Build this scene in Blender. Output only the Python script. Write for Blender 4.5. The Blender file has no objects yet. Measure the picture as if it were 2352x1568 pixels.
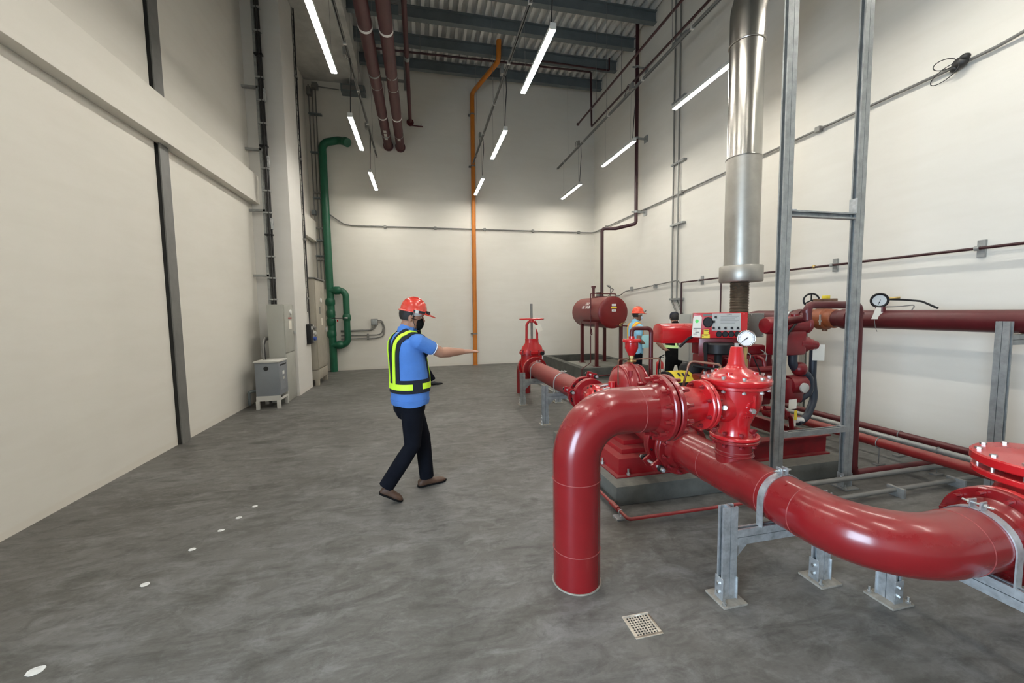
import bpy, bmesh, math, random
from mathutils import Vector, Matrix
from mathutils.bvhtree import BVHTree
PI = math.pi
random.seed(7)
SC = bpy.context.scene
COL = SC.collection

# ------------------------------------------------------------------ camera
FPX = 923.8
cam_d = bpy.data.cameras.new('camera')
cam_d.sensor_fit = 'HORIZONTAL'; cam_d.sensor_width = 36.0
cam_d.lens = FPX / 2352 * 36.0
cam_d.clip_start = 0.05; cam_d.clip_end = 200
cam = bpy.data.objects.new('camera', cam_d); COL.objects.link(cam)
def _cam():
    yaw, pit, rol = 0.222284, 0.0762, -0.015203
    r = Vector((math.cos(yaw), -math.sin(yaw), 0)); fw = Vector((math.sin(yaw), math.cos(yaw), 0)); up = Vector((0, 0, 1))
    f2 = fw*math.cos(pit) - up*math.sin(pit); u2 = up*math.cos(pit) + fw*math.sin(pit)
    r3 = r*math.cos(rol) + u2*math.sin(rol); u3 = u2*math.cos(rol) - r*math.sin(rol)
    M = Matrix((r3, u3, -f2)).transposed().to_4x4(); M.translation = (0, 0, 1.62)
    cam.matrix_world = M
_cam()
SC.camera = cam
# ------------------------------------------------------------------ world, daylight, exposure
W = bpy.data.worlds.new('sky'); SC.world = W; W.use_nodes = True
bg = W.node_tree.nodes['Background']; bg.inputs[0].default_value = (0.62, 0.80, 1.0, 1); bg.inputs[1].default_value = 20.0
LAMP_POWER = 84.0
SC.view_settings.view_transform = 'Standard'; SC.view_settings.look = 'None'
SC.view_settings.gamma = 1.0; SC.view_settings.use_curve_mapping = False
SC.view_settings.exposure = 0.46
DOOR_Y0, DOOR_Y1, DOOR_H = -2.9, -0.2, 3.2
pd = bpy.data.lights.new('door_daylight', 'AREA'); pd.shape = 'RECTANGLE'; pd.size = DOOR_Y1-DOOR_Y0; pd.size_y = DOOR_H
pd.cycles.is_portal = True
po = bpy.data.objects.new('door_daylight', pd); COL.objects.link(po)
po.location = (-3.35, (DOOR_Y0+DOOR_Y1)/2, DOOR_H/2); po.rotation_euler = (PI/2, 0, -PI/2)

# ------------------------------------------------------------------ materials
MATS = {}
def _nodes(name):
    m = bpy.data.materials.new(name); m.use_nodes = True; MATS[name] = m
    nt = m.node_tree; b = nt.nodes['Principled BSDF']
    return m, nt, b
def _noise(nt, scale, detail=4, rough=.55, dist=0.0, vec=None):
    n = nt.nodes.new('ShaderNodeTexNoise'); n.inputs['Scale'].default_value = scale
    n.inputs['Detail'].default_value = detail; n.inputs['Roughness'].default_value = rough; n.inputs['Distortion'].default_value = dist
    if vec: nt.links.new(vec, n.inputs['Vector'])
    return n
def _ramp(nt, src, stops):
    r = nt.nodes.new('ShaderNodeValToRGB'); e = r.color_ramp.elements
    while len(e) < len(stops): e.new(.5)
    for i, (p, c) in enumerate(stops): e[i].position = p; e[i].color = (*c, 1) if len(c) == 3 else c
    nt.links.new(src, r.inputs[0]); return r
def _mix(nt, fac, a, b, mode='MIX'):
    m = nt.nodes.new('ShaderNodeMix'); m.data_type = 'RGBA'; m.blend_type = mode
    for sock, v in ((m.inputs[0], fac), (m.inputs[6], a), (m.inputs[7], b)):
        if isinstance(v, (int, float)): sock.default_value = v
        elif isinstance(v, tuple): sock.default_value = (*v, 1)
        else: nt.links.new(v, sock)
    return m.outputs[2]
def _bump(nt, b, h, strength, dist=.01):
    n = nt.nodes.new('ShaderNodeBump'); n.inputs['Strength'].default_value = strength; n.inputs['Distance'].default_value = dist
    nt.links.new(h, n.inputs['Height']); nt.links.new(n.outputs[0], b.inputs['Normal'])
def _obj(nt):
    t = nt.nodes.new('ShaderNodeTexCoord'); return t.outputs['Object']
def mul(c, k): return tuple(min(1, x*k) for x in c)
def paint(name, col, rough=.4, var=.12, scale=6.0, metal=0.0, bump=.0, bscale=60, dust=0.0, dustcol=(.42, .33, .29), coat=0.0, spec=.5, rvar=1.0):
    m, nt, b = _nodes(name); o = _obj(nt)
    n = _noise(nt, scale, 5, .6, 0, o)
    r = _ramp(nt, n.outputs[0], [(.3, mul(col, 1-var)), (.7, mul(col, 1+var))])
    c = r.outputs[0]
    if dust > 0:
        g = nt.nodes.new('ShaderNodeNewGeometry'); sp = nt.nodes.new('ShaderNodeSeparateXYZ'); nt.links.new(g.outputs['Normal'], sp.inputs[0])
        n2 = _noise(nt, 14, 6, .7, 0, o)
        ma = nt.nodes.new('ShaderNodeMath'); ma.operation = 'MULTIPLY'; nt.links.new(sp.outputs[2], ma.inputs[0]); nt.links.new(n2.outputs[0], ma.inputs[1])
        rr = _ramp(nt, ma.outputs[0], [(.18, (0, 0, 0)), (.62, (dust, dust, dust))])
        c = _mix(nt, rr.outputs[0], c, dustcol)
        rm = _ramp(nt, rr.outputs[0], [(0, (rough,)*3), (1, (.85,)*3)]); nt.links.new(rm.outputs[0], b.inputs['Roughness'])
    else:
        n3 = _noise(nt, scale*2.3, 4, .6, 0, o)
        rm = _ramp(nt, n3.outputs[0], [(.3, (max(0, rough-.07*rvar),)*3), (.7, (min(1, rough+.09*rvar),)*3)]); nt.links.new(rm.outputs[0], b.inputs['Roughness'])
    nt.links.new(c, b.inputs['Base Color']); b.inputs['Metallic'].default_value = metal
    b.inputs['Coat Weight'].default_value = coat; b.inputs['Coat Roughness'].default_value = .12
    b.inputs['Specular IOR Level'].default_value = spec
    if bump > 0:
        nb = _noise(nt, bscale, 3, .6, 0, o); _bump(nt, b, nb.outputs[0], bump, .004)
    return m
def emit(name, col, s):
    m, nt, b = _nodes(name); b.inputs['Base Color'].default_value = (*col, 1)
    b.inputs['Emission Color'].default_value = (*col, 1); b.inputs['Emission Strength'].default_value = s
    return m

def floor_mat():
    m, nt, b = _nodes('floor_concrete'); o = _obj(nt)
    def mp(rot, sc):
        q = nt.nodes.new('ShaderNodeMapping'); q.inputs['Rotation'].default_value = (0, 0, rot); q.inputs['Scale'].default_value = sc; nt.links.new(o, q.inputs[0]); return q.outputs[0]
    a = _noise(nt, .8, 8, .62, 1.0, mp(.5, (1, 1.4, 1)))
    r1 = _ramp(nt, a.outputs[0], [(.3, (.082, .078, .068)), (.5, (.122, .117, .106)), (.72, (.165, .161, .151))])
    x = r1.outputs[0]
    # wisps of pale laitance left by the trowel, in several directions
    for rot, sc, scale, lo, hi, k in ((.35, (1, 1.6, 1), 3.2, .50, .72, .55), (-.7, (1, 2.4, 1), 2.2, .52, .74, .50), (1.3, (1, 2.2, 1), 5.0, .55, .76, .35)):
        c = _noise(nt, scale, 10, .72, 1.1, mp(rot, sc)); r = _ramp(nt, c.outputs[0], [(lo, (0, 0, 0)), (hi, (k, k, k))]); x = _mix(nt, r.outputs[0], x, (.245, .243, .235))
    for rot, sc, scale, lo, k in ((-.45, (1, 3.0, 1), 1.8, .34, .58), (.9, (1, 1.5, 1), 4.0, .36, .70), (.1, (1, 5.0, 1), 1.3, .33, .72)):
        c = _noise(nt, scale, 8, .7, 1.4, mp(rot, sc)); r = _ramp(nt, c.outputs[0], [(lo, (k, k, k*.98)), (.5, (1, 1, 1))]); x = _mix(nt, .85, x, r.outputs[0], 'MULTIPLY')
    d = _noise(nt, 45, 5, .7, .3, o); r5 = _ramp(nt, d.outputs[0], [(.35, (.86, .86, .86)), (.6, (1, 1, 1))]); x = _mix(nt, .7, x, r5.outputs[0], 'MULTIPLY')
    nt.links.new(x, b.inputs['Base Color'])
    rr = _ramp(nt, a.outputs[0], [(.3, (.46,)*3), (.7, (.60,)*3)]); nt.links.new(rr.outputs[0], b.inputs['Roughness'])
    b.inputs['Specular IOR Level'].default_value = .42
    _bump(nt, b, d.outputs[0], .15, .003)
    return m
def wall_mat(name, col):
    m, nt, b = _nodes(name); o = _obj(nt)
    a = _noise(nt, .6, 6, .6, .4, o); d = _noise(nt, 45, 4, .6, 0, o)
    mp = nt.nodes.new('ShaderNodeMapping'); mp.inputs['Scale'].default_value = (1, 1, 6); nt.links.new(o, mp.inputs[0])
    e = _noise(nt, 1.1, 5, .6, .3, mp.outputs[0])
    r = _ramp(nt, a.outputs[0], [(.3, mul(col, .965)), (.7, mul(col, 1.02))])
    r2 = _ramp(nt, e.outputs[0], [(.35, (.965, .96, .95)), (.6, (1, 1, 1))])
    x = _mix(nt, .7, r.outputs[0], r2.outputs[0], 'MULTIPLY')
    # dirt line where the wall meets the floor
    sp = nt.nodes.new('ShaderNodeSeparateXYZ'); nt.links.new(o, sp.inputs[0])
    ad = nt.nodes.new('ShaderNodeMath'); ad.operation = 'MULTIPLY_ADD'; nt.links.new(a.outputs[0], ad.inputs[0]); ad.inputs[1].default_value = -.12; nt.links.new(sp.outputs[2], ad.inputs[2])
    r3 = _ramp(nt, ad.outputs[0], [(0.0, (.12, .12, .12)), (.02, (0, 0, 0))])
    x = _mix(nt, r3.outputs[0], x, (.50, .41, .30))
    nt.links.new(x, b.inputs['Base Color']); b.inputs['Roughness'].default_value = .75; b.inputs['Specular IOR Level'].default_value = .25
    _bump(nt, b, d.outputs[0], .10, .003)
    return m
M_FLOOR = floor_mat()
M_WALL = wall_mat('white_plaster', (.674, .646, .580))
M_PILLAR = wall_mat('white_plaster_pillar', (.66, .64, .60))
M_SOFFIT = paint('soffit_concrete', (.50, .49, .455), .8, .2, 2.5, bump=.1)
M_DECK = paint('metal_deck', (.60, .605, .58), .55, .12, 3, bump=.05)
M_BEAM = paint('beam_grey', (.125, .145, .15), .55, .12, 4)
M_COLUMN = paint('column_grey', (.15, .148, .138), .5, .08, 4)
M_DARK = paint('dark_gap', (.02, .02, .02), .9, .1)
M_PLINTH = paint('plinth_concrete', (.085, .085, .074), .8, .4, 3.5, bump=.35, bscale=30, dust=.5, dustcol=(.19, .175, .145))
M_PLINTHB = paint('bund_concrete', (.075, .077, .068), .8, .3, 3.5, bump=.2, bscale=30)
M_SLAB = paint('slab_concrete', (.20, .195, .17), .8, .2, 4, bump=.2)
M_RED = paint('pipe_red', (.20, .0085, .0105), .25, .10, 4, dust=.20, dustcol=(.33, .13, .105), coat=.3, spec=.4, bump=.03, bscale=90)
M_REDV = paint('valve_red', (.46, .011, .0145), .24, .08, 5, dust=.13, dustcol=(.58, .21, .17), coat=.5, bump=.04, bscale=110)
M_REDP = paint('pump_red', (.27, .008, .013), .3, .12, 5, dust=.30, dustcol=(.38, .18, .15), coat=.3, bump=.06, bscale=90)
M_REDE = paint('engine_red', (.185, .005, .010), .35, .25, 7, dust=.26, dustcol=(.30, .15, .125), coat=.15)
M_REDS = paint('suction_red', (.20, .014, .013), .4, .10, 5, dust=.55, dustcol=(.34, .15, .12))
M_MAROON = paint('maroon_pipe', (.085, .009, .011), .38, .15, 5, dust=.22, dustcol=(.2, .10, .09))
M_MAROOND = paint('maroon_pipe_thin', (.036, .007, .009), .42, .15, 5)
M_OVER = paint('overhead_maroon', (.080, .022, .023), .5, .15, 5, dust=.1, dustcol=(.2, .12, .11))
M_TANK = paint('tank_red', (.15, .007, .008), .35, .1, 5, dust=.55, dustcol=(.34, .15, .12))
M_WELD = paint('weld_dusty', (.27, .05, .045), .6, .3, 20, bump=.5, bscale=120)
M_GALV = paint('galvanised', (.50, .52, .53), .42, .25, 22, metal=.75, bump=.04)
M_GALVD = paint('galvanised_dull', (.33, .34, .33), .5, .2, 14, metal=.6, dust=.3, dustcol=(.33, .30, .25))
M_ZINC = paint('zinc_plate', (.56, .60, .64), .38, .2, 25, metal=.6)
M_STEEL = paint('stainless', (.50, .48, .44), .26, .02, 3, metal=1.0, rvar=0.0)
M_STEELD = paint('stainless_dusty', (.37, .35, .31), .42, .12, 4, metal=.8)
M_BOLT = paint('bolt_steel', (.55, .55, .53), .35, .2, 30, metal=.9)
M_BELLOW = paint('bellows_bronze', (.20, .16, .115), .45, .2, 15, metal=.7)
M_ORANGE = paint('orange_pipe', (.50, .16, .015), .42, .1, 4)
M_GREEN = paint('green_pipe', (.004, .088, .042), .42, .12, 6, bump=.15, bscale=12)
M_BLACK = paint('black_plastic', (.007, .007, .008), .45, .2, 8, spec=.35)
M_RUBBER = paint('black_rubber', (.010, .010, .011), .6, .2, 8, spec=.3)
M_HOSE = paint('hose_blue_black', (.022, .030, .045), .42, .2, 6)
M_CABLE = paint('black_cable', (.02, .019, .018), .5, .2, 9)
M_CONDUIT = paint('grey_conduit', (.20, .195, .18), .45, .12, 6, metal=.3)
M_CAB1 = paint('cabinet_green_grey', (.35, .35, .31), .42, .04, 3)
M_CAB2 = paint('cabinet_beige', (.34, .31, .25), .42, .05, 3)
M_TRAFO = paint('transformer_grey', (.20, .215, .235), .45, .06, 3, bump=.05)
M_LIGHTGREY = paint('light_grey_steel', (.52, .51, .47), .5, .05, 3)
M_FACE = paint('panel_face', (.40, .39, .36), .45, .04, 3)
M_WHITE = paint('white_plastic', (.78, .78, .75), .45, .03, 3)
M_PAPER = paint('paper_tag', (.72, .69, .60), .8, .04, 6)
M_YEL = paint('yellow_label', (.72, .56, .04), .6, .06, 6)
M_GRN = paint('green_label', (.10, .62, .12), .6, .05, 6)
M_BLUEP = paint('blue_socket', (.03, .08, .35), .45, .05, 4)
M_BRASS = paint('brass', (.45, .33, .14), .38, .2, 12, metal=.9)
M_COPPER = paint('bronze_tube', (.20, .11, .075), .42, .2, 10, metal=.6)
M_DIAL = paint('gauge_dial', (.82, .83, .82), .5, .02, 4)
M_INK = paint('black_ink', (.02, .02, .02), .7, .05)
M_TEXTW = paint('white_lettering', (.85, .82, .78), .6, .04)
M_LAMP = emit('lamp_diffuser', (1.0, .962, .885), LAMP_POWER)
M_GRATE = paint('drain_stainless', (.50, .45, .37), .5, .3, 18, metal=.5)
M_SUNSPOT = paint('sun_spot_white', (.62, .62, .59), .8, .2, 20)  # white colour standing for sunlight on the floor
M_DUSTPLATE = paint('dusty_base_plate', (.25, .225, .185), .8, .25, 20, bump=.4)
M_SKIN = paint('skin_tan', (.36, .185, .12), .55, .06, 8, bump=.05, bscale=200)
M_SKIND = paint('skin_brown', (.20, .10, .065), .55, .06, 8)
M_HAIR = paint('hair_black', (.012, .010, .009), .6, .2, 30, bump=.4, bscale=200)
M_SHIRT = paint('shirt_blue', (.070, .195, .54), .9, .10, 5, bump=.9, bscale=15)
M_SHIRTL = paint('shirt_light_blue', (.24, .50, .66), .9, .07, 7)
M_NAVY = paint('navy_cloth', (.008, .011, .022), .92, .15, 10, bump=.2, bscale=200)
M_TROUS = paint('trousers_navy', (.004, .005, .009), .95, .2, 9, bump=.9, bscale=13, spec=.15)
M_BLKC = paint('black_cloth', (.005, .005, .005), .95, .2, 9, bump=.1, spec=.15)
M_NEON = paint('neon_yellow', (.62, .95, .04), .55, .04, 10)
M_NEONG = paint('neon_pale', (.55, .75, .30), .55, .04, 10)
M_HELM = paint('helmet_orange', (.60, .046, .028), .25, .04, 4, coat=.5)
M_HELM2 = paint('helmet_orange_red', (.80, .085, .035), .28, .04, 4, coat=.4)
M_SHOE = paint('shoe_brown', (.07, .035, .02), .55, .2, 12)
M_SHOEB = paint('shoe_black', (.012, .012, .012), .45, .2, 12)
M_MASKB = paint('mask_blue', (.55, .66, .78), .8, .04)
M_VESTO = paint('vest_orange', (.85, .22, .02), .8, .06)
M_FOLDER = paint('folder_pale_blue', (.38, .66, .66), .6, .04)
M_TRIMW = paint('white_trim', (.72, .80, .90), .8, .02)

# ------------------------------------------------------------------ mesh helpers
V = Vector
def frame(d):
    d = V(d).normalized(); a = V((0, 0, 1)) if abs(d.z) < .9 else V((1, 0, 0))
    u = a.cross(d).normalized(); return u, d.cross(u), d
class MB:
    def __init__(s): s.v = []; s.f = []
    def add(s, vs, fs):
        o = len(s.v); s.v += [tuple(v) for v in vs]; s.f += [tuple(i+o for i in f) for f in fs]; return s
    def box(s, x0, x1, y0, y1, z0, z1):
        vs = [(x, y, z) for x in (x0, x1) for y in (y0, y1) for z in (z0, z1)]
        return s.add(vs, [(0, 1, 3, 2), (4, 6, 7, 5), (0, 4, 5, 1), (2, 3, 7, 6), (0, 2, 6, 4), (1, 5, 7, 3)])
    def obox(s, c, u, w, d, hu, hw, hd):
        c, u, w, d = V(c), V(u).normalized(), V(w).normalized(), V(d).normalized()
        vs = [c+u*hu*i+w*hw*j+d*hd*k for i in (-1, 1) for j in (-1, 1) for k in (-1, 1)]
        return s.add(vs, [(0, 1, 3, 2), (4, 6, 7, 5), (0, 4, 5, 1), (2, 3, 7, 6), (0, 2, 6, 4), (1, 5, 7, 3)])
    def rings(s, rings, cap=True):
        n = len(rings[0]); o = len(s.v); vs = [p for r in rings for p in r]; fs = []
        for i in range(len(rings)-1):
            for j in range(n):
                a = i*n+j; b = i*n+(j+1) % n; fs.append((a, b, b+n, a+n))
        if cap: fs.append(tuple(range(n))[::-1]); fs.append(tuple((len(rings)-1)*n+j for j in range(n)))
        return s.add(vs, fs)
    def cyl(s, a, b, r, r2=None, n=20, cap=True):
        a, b = V(a), V(b); u, w, d = frame(b-a); r2 = r if r2 is None else r2
        R = lambda c, rr: [c+(u*math.cos(t)+w*math.sin(t))*rr for t in [2*PI*k/n for k in range(n)]]
        return s.rings([R(a, r), R(b, r2)], cap)
    def lathe(s, prof, o=(0, 0, 0), ax=(0, 0, 1), n=32):
        o = V(o); u, w, d = frame(ax); rs = []
        for r, h in prof:
            rs.append([o+d*h+(u*math.cos(t)+w*math.sin(t))*max(r, .0004) for t in [2*PI*k/n for k in range(n)]])
        return s.rings(rs, True)
    def tube(s, pts, r, n=14, bend=0.0, cap=True, bs=7):
        pts = [V(p) for p in pts]
        if bend > 0 and len(pts) > 2:
            q = [pts[0]]
            for i in range(1, len(pts)-1):
                p = pts[i]; a = (pts[i-1]-p); b = (pts[i+1]-p); la, lb = a.length, b.length; a.normalize(); b.normalize()
                ang = a.angle(b)
                if ang > PI-.02: q.append(p); continue
                t = min(bend/math.tan(ang/2), la*.49, lb*.49); rr = t*math.tan(ang/2)
                c = p+(a+b).normalized()*(rr/math.sin(ang/2)); s0 = p+a*t-c; s1 = p+b*t-c
                tot = s0.angle(s1); axs = s0.cross(s1).normalized()
                for k in range(bs+1): q.append(c+Matrix.Rotation(tot*k/bs, 3, axs) @ s0)
            q.append(pts[-1]); pts = q
        rad = r if isinstance(r, (list, tuple)) else [r]*len(pts)
        T = []
        for i in range(len(pts)):
            a = pts[max(0, i-1)]; b = pts[min(len(pts)-1, i+1)]; T.append((b-a).normalized())
        u, w, _ = frame(T[0]); rs = []
        for i, p in enumerate(pts):
            if i > 0:
                q = T[i-1].rotation_difference(T[i]); u = (q @ u).normalized()
            w = T[i].cross(u).normalized()
            rs.append([p+(u*math.cos(t)+w*math.sin(t))*rad[i] for t in [2*PI*k/n for k in range(n)]])
        return s.rings(rs, cap)
    def prism(s, poly, o, u, w, h):
        o, u, w = V(o), V(u), V(w); d = V(h); n = len(poly)
        a = [o+u*x+w*y for x, y in poly]; b = [p+d for p in a]
        fs = [(i, (i+1) % n, (i+1) % n+n, i+n) for i in range(n)] + [tuple(range(n))[::-1], tuple(range(n, 2*n))]
        return s.add(a+b, fs)
    def ball(s, c, r, n=14, m=9, ax=(0, 0, 1)):
        r = r if isinstance(r, (tuple, list)) else (r, r, r); c = V(c); vs = []; rs = []
        for i in range(m+1):
            ph = PI*i/m; rs.append([c+V((r[0]*max(math.sin(ph), .002)*math.cos(t), r[1]*max(math.sin(ph), .002)*math.sin(t), -r[2]*math.cos(ph))) for t in [2*PI*k/n for k in range(n)]])
        return s.rings(rs, True)
    def ring(s, c, ax, R, r, n=36, m=8, a0=0, a1=2*PI):
        u, w, d = frame(ax); c = V(c); full = abs(a1-a0-2*PI) < 1e-6
        N = n if full else n+1; rs = []
        for k in range(N):
            t = a0+(a1-a0)*k/n; e = u*math.cos(t)+w*math.sin(t)
            rs.append([c+e*(R+r*math.cos(p))+d*r*math.sin(p) for p in [2*PI*j/m for j in range(m)]])
        if full: rs.append(rs[0])
        return s.rings(rs, not full)
    def obj(s, name, mat, parent=None, bev=0.0, smooth=38, seg=2):
        me = bpy.data.meshes.new(name); me.from_pydata(s.v, [], s.f)
        bm = bmesh.new(); bm.from_mesh(me)
        bmesh.ops.remove_doubles(bm, verts=bm.verts, dist=1e-6)
        bmesh.ops.recalc_face_normals(bm, faces=bm.faces)
        if bev > 0:
            ed = [e for e in bm.edges if len(e.link_faces) == 2 and e.calc_face_angle(0) > .6]
            bmesh.ops.bevel(bm, geom=ed, offset=bev, segments=seg, profile=.6, affect='EDGES', clamp_overlap=True)
        bm.to_mesh(me); bm.free()
        me.materials.append(mat)
        if smooth: 
            me.polygons.foreach_set('use_smooth', [True]*len(me.polygons)); me.set_sharp_from_angle(angle=math.radians(smooth))
        o = bpy.data.objects.new(name, me); COL.objects.link(o)
        if parent is not None: attach(o, parent)
        return o
def attach(o, p):
    o.parent = p
    o.matrix_parent_inverse = Matrix.Translation(-V(p.location)) if p.type == 'EMPTY' else Matrix.Identity(4)
def thing(name, label, cat, loc=(0, 0, 0), group=None):
    o = bpy.data.objects.new(name, None); COL.objects.link(o); o.location = loc; o.empty_display_size = .1
    return tag(o, label, cat, group)
def tag(o, label, cat, group=None):
    o['label'] = label; o['category'] = cat
    if group: o['group'] = group
    return o
def struct(o): o['kind'] = 'structure'; return o
def text(body, size, mat, parent, loc, xdir, ydir, name='lettering', depth=.0008, align='CENTER'):
    cu = bpy.data.curves.new(name, 'FONT'); cu.body = body; cu.size = size; cu.extrude = depth; cu.align_x = align; cu.align_y = 'CENTER'
    t = bpy.data.objects.new(name, cu); COL.objects.link(t)
    x, y = V(xdir).normalized(), V(ydir).normalized(); z = x.cross(y)
    M = Matrix((x, y, z)).transposed().to_4x4(); M.translation = loc; t.matrix_world = M
    dg = bpy.context.evaluated_depsgraph_get(); me = bpy.data.meshes.new_from_object(t.evaluated_get(dg)); me.transform(M)
    bpy.data.objects.remove(t); me.materials.clear(); me.materials.append(mat)
    o = bpy.data.objects.new(name, me); COL.objects.link(o); attach(o, parent); return o
_BOLT = {}
def bolt_mesh(r, L, mat, stud):
    k = (round(r, 4), round(L, 4), mat.name, stud)
    if k not in _BOLT:
        mb = MB(); mb.cyl((0, 0, -L*.5), (0, 0, L*.5), r*.55, n=8)
        mb.cyl((0, 0, -L*.5+(0 if not stud else L*.2)), (0, 0, -L*.5+r*.9+(0 if not stud else L*.2)), r, n=6)
        mb.cyl((0, 0, L*.5-r*.9-(0 if not stud else L*.2)), (0, 0, L*.5-(0 if not stud else L*.2)), r, n=6)
        o = mb.obj('bolt', mat); _BOLT[k] = o.data; bpy.data.objects.remove(o)
    return _BOLT[k]
def bolts(parent, c, ax, R, n, r, L, mat, a0=0.0, stud=False, arc=2*PI):
    me = bolt_mesh(r, L, mat, stud); u, w, d = frame(ax); c = V(c)
    base = V(parent.location) if parent.type == 'EMPTY' else V((0, 0, 0))
    for k in range(n):
        t = a0+arc*k/n; o = bpy.data.objects.new('bolt', me); COL.objects.link(o); o.parent = parent
        M = Matrix((u, w, d)).transposed().to_4x4(); M.translation = c+(u*math.cos(t)+w*math.sin(t))*R-base; o.matrix_basis = M
def flange(parent, c, ax, R, th, mat, hole=0, n=48, name='flange'):
    mb = MB(); b = min(.006, th*.25)
    mb.lathe([(R-b, -th/2), (R, -th/2+b), (R, th/2-b), (R-b, th/2)], c, ax, n); return mb.obj(name, mat, parent)
def weld(parent, c, ax, R, mat=None):
    return MB().ring(c, ax, R-.0008, .003, 40, 6).obj('weld_seam', mat or M_WELD, parent)
def strut_poly(w, d, t=.004, lip=.012):
    # C section, open toward +y side (poly in x,y), centred
    W, D = w/2, d/2
    return [(-W, -D), (W, -D), (W, D), (W-lip, D), (W-lip, D-t*2), (W-t, D-t*2), (W-t, -D+t), (-W+t, -D+t), (-W+t, D-t*2), (-W+lip, D-t*2), (-W+lip, D), (-W, D)]
def strut(mb, a, b, openv, w=.041, d=.041):
    a, b = V(a), V(b); z = (b-a).normalized(); y = V(openv).normalized(); x = y.cross(z)
    mb.prism(strut_poly(w, d), a, x, y, b-a); return mb
def dstrut(mb, a, b, openv, w=.041, d=.041):
    o = V(openv).normalized()
    k = d/2+.0018; strut(mb, V(a)+o*k, V(b)+o*k, o, w, d); strut(mb, V(a)-o*k, V(b)-o*k, -o, w, d); return mb

# ------------------------------------------------------------------ the room
XL, XR, YB, YF, ZT = -3.03, 5.48, 12.15, -4.0, 8.8
CY0, CY1 = 5.768, 5.972     # slot for the steel column
struct(MB().box(-9, XR+.3, YF-.3, YB+.3, -.25, 0).obj('floor', M_FLOOR, smooth=0))
wl = MB()
wl.box(XL-.3, XL, YF-.3, DOOR_Y0, 0, ZT); wl.box(XL-.3, XL, DOOR_Y0, DOOR_Y1, DOOR_H, ZT); wl.box(XL-.3, XL, DOOR_Y1, CY0, 0, ZT)
wl.box(XL-.3, XL, CY1, YB+.3, 0, ZT); wl.box(XL-.3, XL-.14, CY0, CY1, 0, ZT); wl.box(XL, -2.84, 9.62, YB, 0, ZT)
struct(wl.obj('wall_left', M_WALL, smooth=0))
struct(MB().box(XL-.3, XR+.3, YB, YB+.3, 0, ZT).obj('wall_back', M_WALL, smooth=0))
struct(MB().box(XR, XR+.3, YF-.3, YB, 0, ZT).obj('wall_right', M_WALL, smooth=0))
struct(MB().box(XL, XR, YF-.3, YF, 0, ZT).obj('wall_front', M_WALL, smooth=0))
struct(MB().box(XL, -2.89, DOOR_Y1+.4, 8.62, 3.69, 4.21).obj('trim_1', M_WALL, smooth=0, bev=.004))      # concrete tie beam
struct(MB().box(XL, -2.38, 8.62, 9.62, 0, 7.85).obj('trim_2', M_PILLAR, smooth=0, bev=.006))             # pillar
struct(MB().box(-2.84, -2.70, 9.62, YB, 3.58, 4.12).obj('trim_3', M_WALL, smooth=0, bev=.004))
# profiled deck, ribs along the room
dk = MB(); pit = .205; x = -1.4; prof = []
while x < XR+.02:
    for dx, dz in ((0, 0), (.060, 0), (.078, .095), (.168, .095), (.186, 0)):
        prof.append((min(x+dx, XR+.02), dz))
    x += pit
top = [(p[0], .14) for p in prof[::-1]]
vs = [(a, y, 8.40+b) for y in (YF-.2, YB+.2) for a, b in prof]; n = len(prof)
dk.add(vs, [(i, i+1, i+1+n, i+n) for i in range(n-1)])
dk.box(-1.4, XR+.02, YF-.2, YB+.2, 8.60, 8.68)
ceil = struct(dk.obj('ceiling', M_DECK, smooth=0))
cs = MB().box(XL, -1.35, YF, YB, 7.85, 8.9).obj('ceiling', M_SOFFIT, smooth=0, bev=.01); struct(cs)
def ibeam(mb, a, b, h=.26, w=.14, tf=.014, tw=.010):
    # along x, top at a.z
    x0, x1, y, z = a[0], b[0], a[1], a[2]
    mb.box(x0, x1, y-w/2, y+w/2, z-tf, z); mb.box(x0, x1, y-w/2, y+w/2, z-h, z-h+tf); mb.box(x0, x1, y-tw/2, y+tw/2, z-h+tf, z-tf); return mb
byl = [11.64-.953*k for k in range(16)]
ordn = ['nearest the back wall', 'second from the back wall', 'third from the back wall', 'fourth from the back wall']
for k, y in enumerate(byl):
    lb = 'grey steel ceiling I-beam under the metal deck, ' + (ordn[k] if k < 4 else 'number %d from the back wall' % (k+1))
    if k >= 4: lb = 'grey steel ceiling I-beam under the metal deck, out of view above'
    tag(ibeam(MB(), (-1.35, y, 8.395), (XR, y, 8.395)).obj('ceiling_beam', M_BEAM, smooth=0), lb, 'beam', 'ceiling beams carrying the deck')
def column(z0, z1, label):
    t = thing('steel_column', label, 'column', (XL, 5.865, z0))
    MB().box(-2.998, -2.984, 5.785, 5.965, z0, z1).obj('flange', M_COLUMN, t, smooth=0)
    MB().box(-3.13, -2.998, 5.868, 5.882, z0, z1).obj('web', M_COLUMN, t, smooth=0)
    MB().box(-3.145, -3.131, 5.785, 5.965, z0, z1).obj('flange', M_COLUMN, t, smooth=0)
column(0, 3.69, 'grey steel column in the left wall standing on the floor below the beam')
column(4.21, ZT, 'grey steel column in the left wall rising above the white beam')

# ------------------------------------------------------------------ pump line in the foreground
HX, HZ, PR = 1.955, 0.54, 0.1385        # header axis, pipe radius
GY, GZ, RX = 2.17, 1.015, 0.868         # gooseneck row
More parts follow.
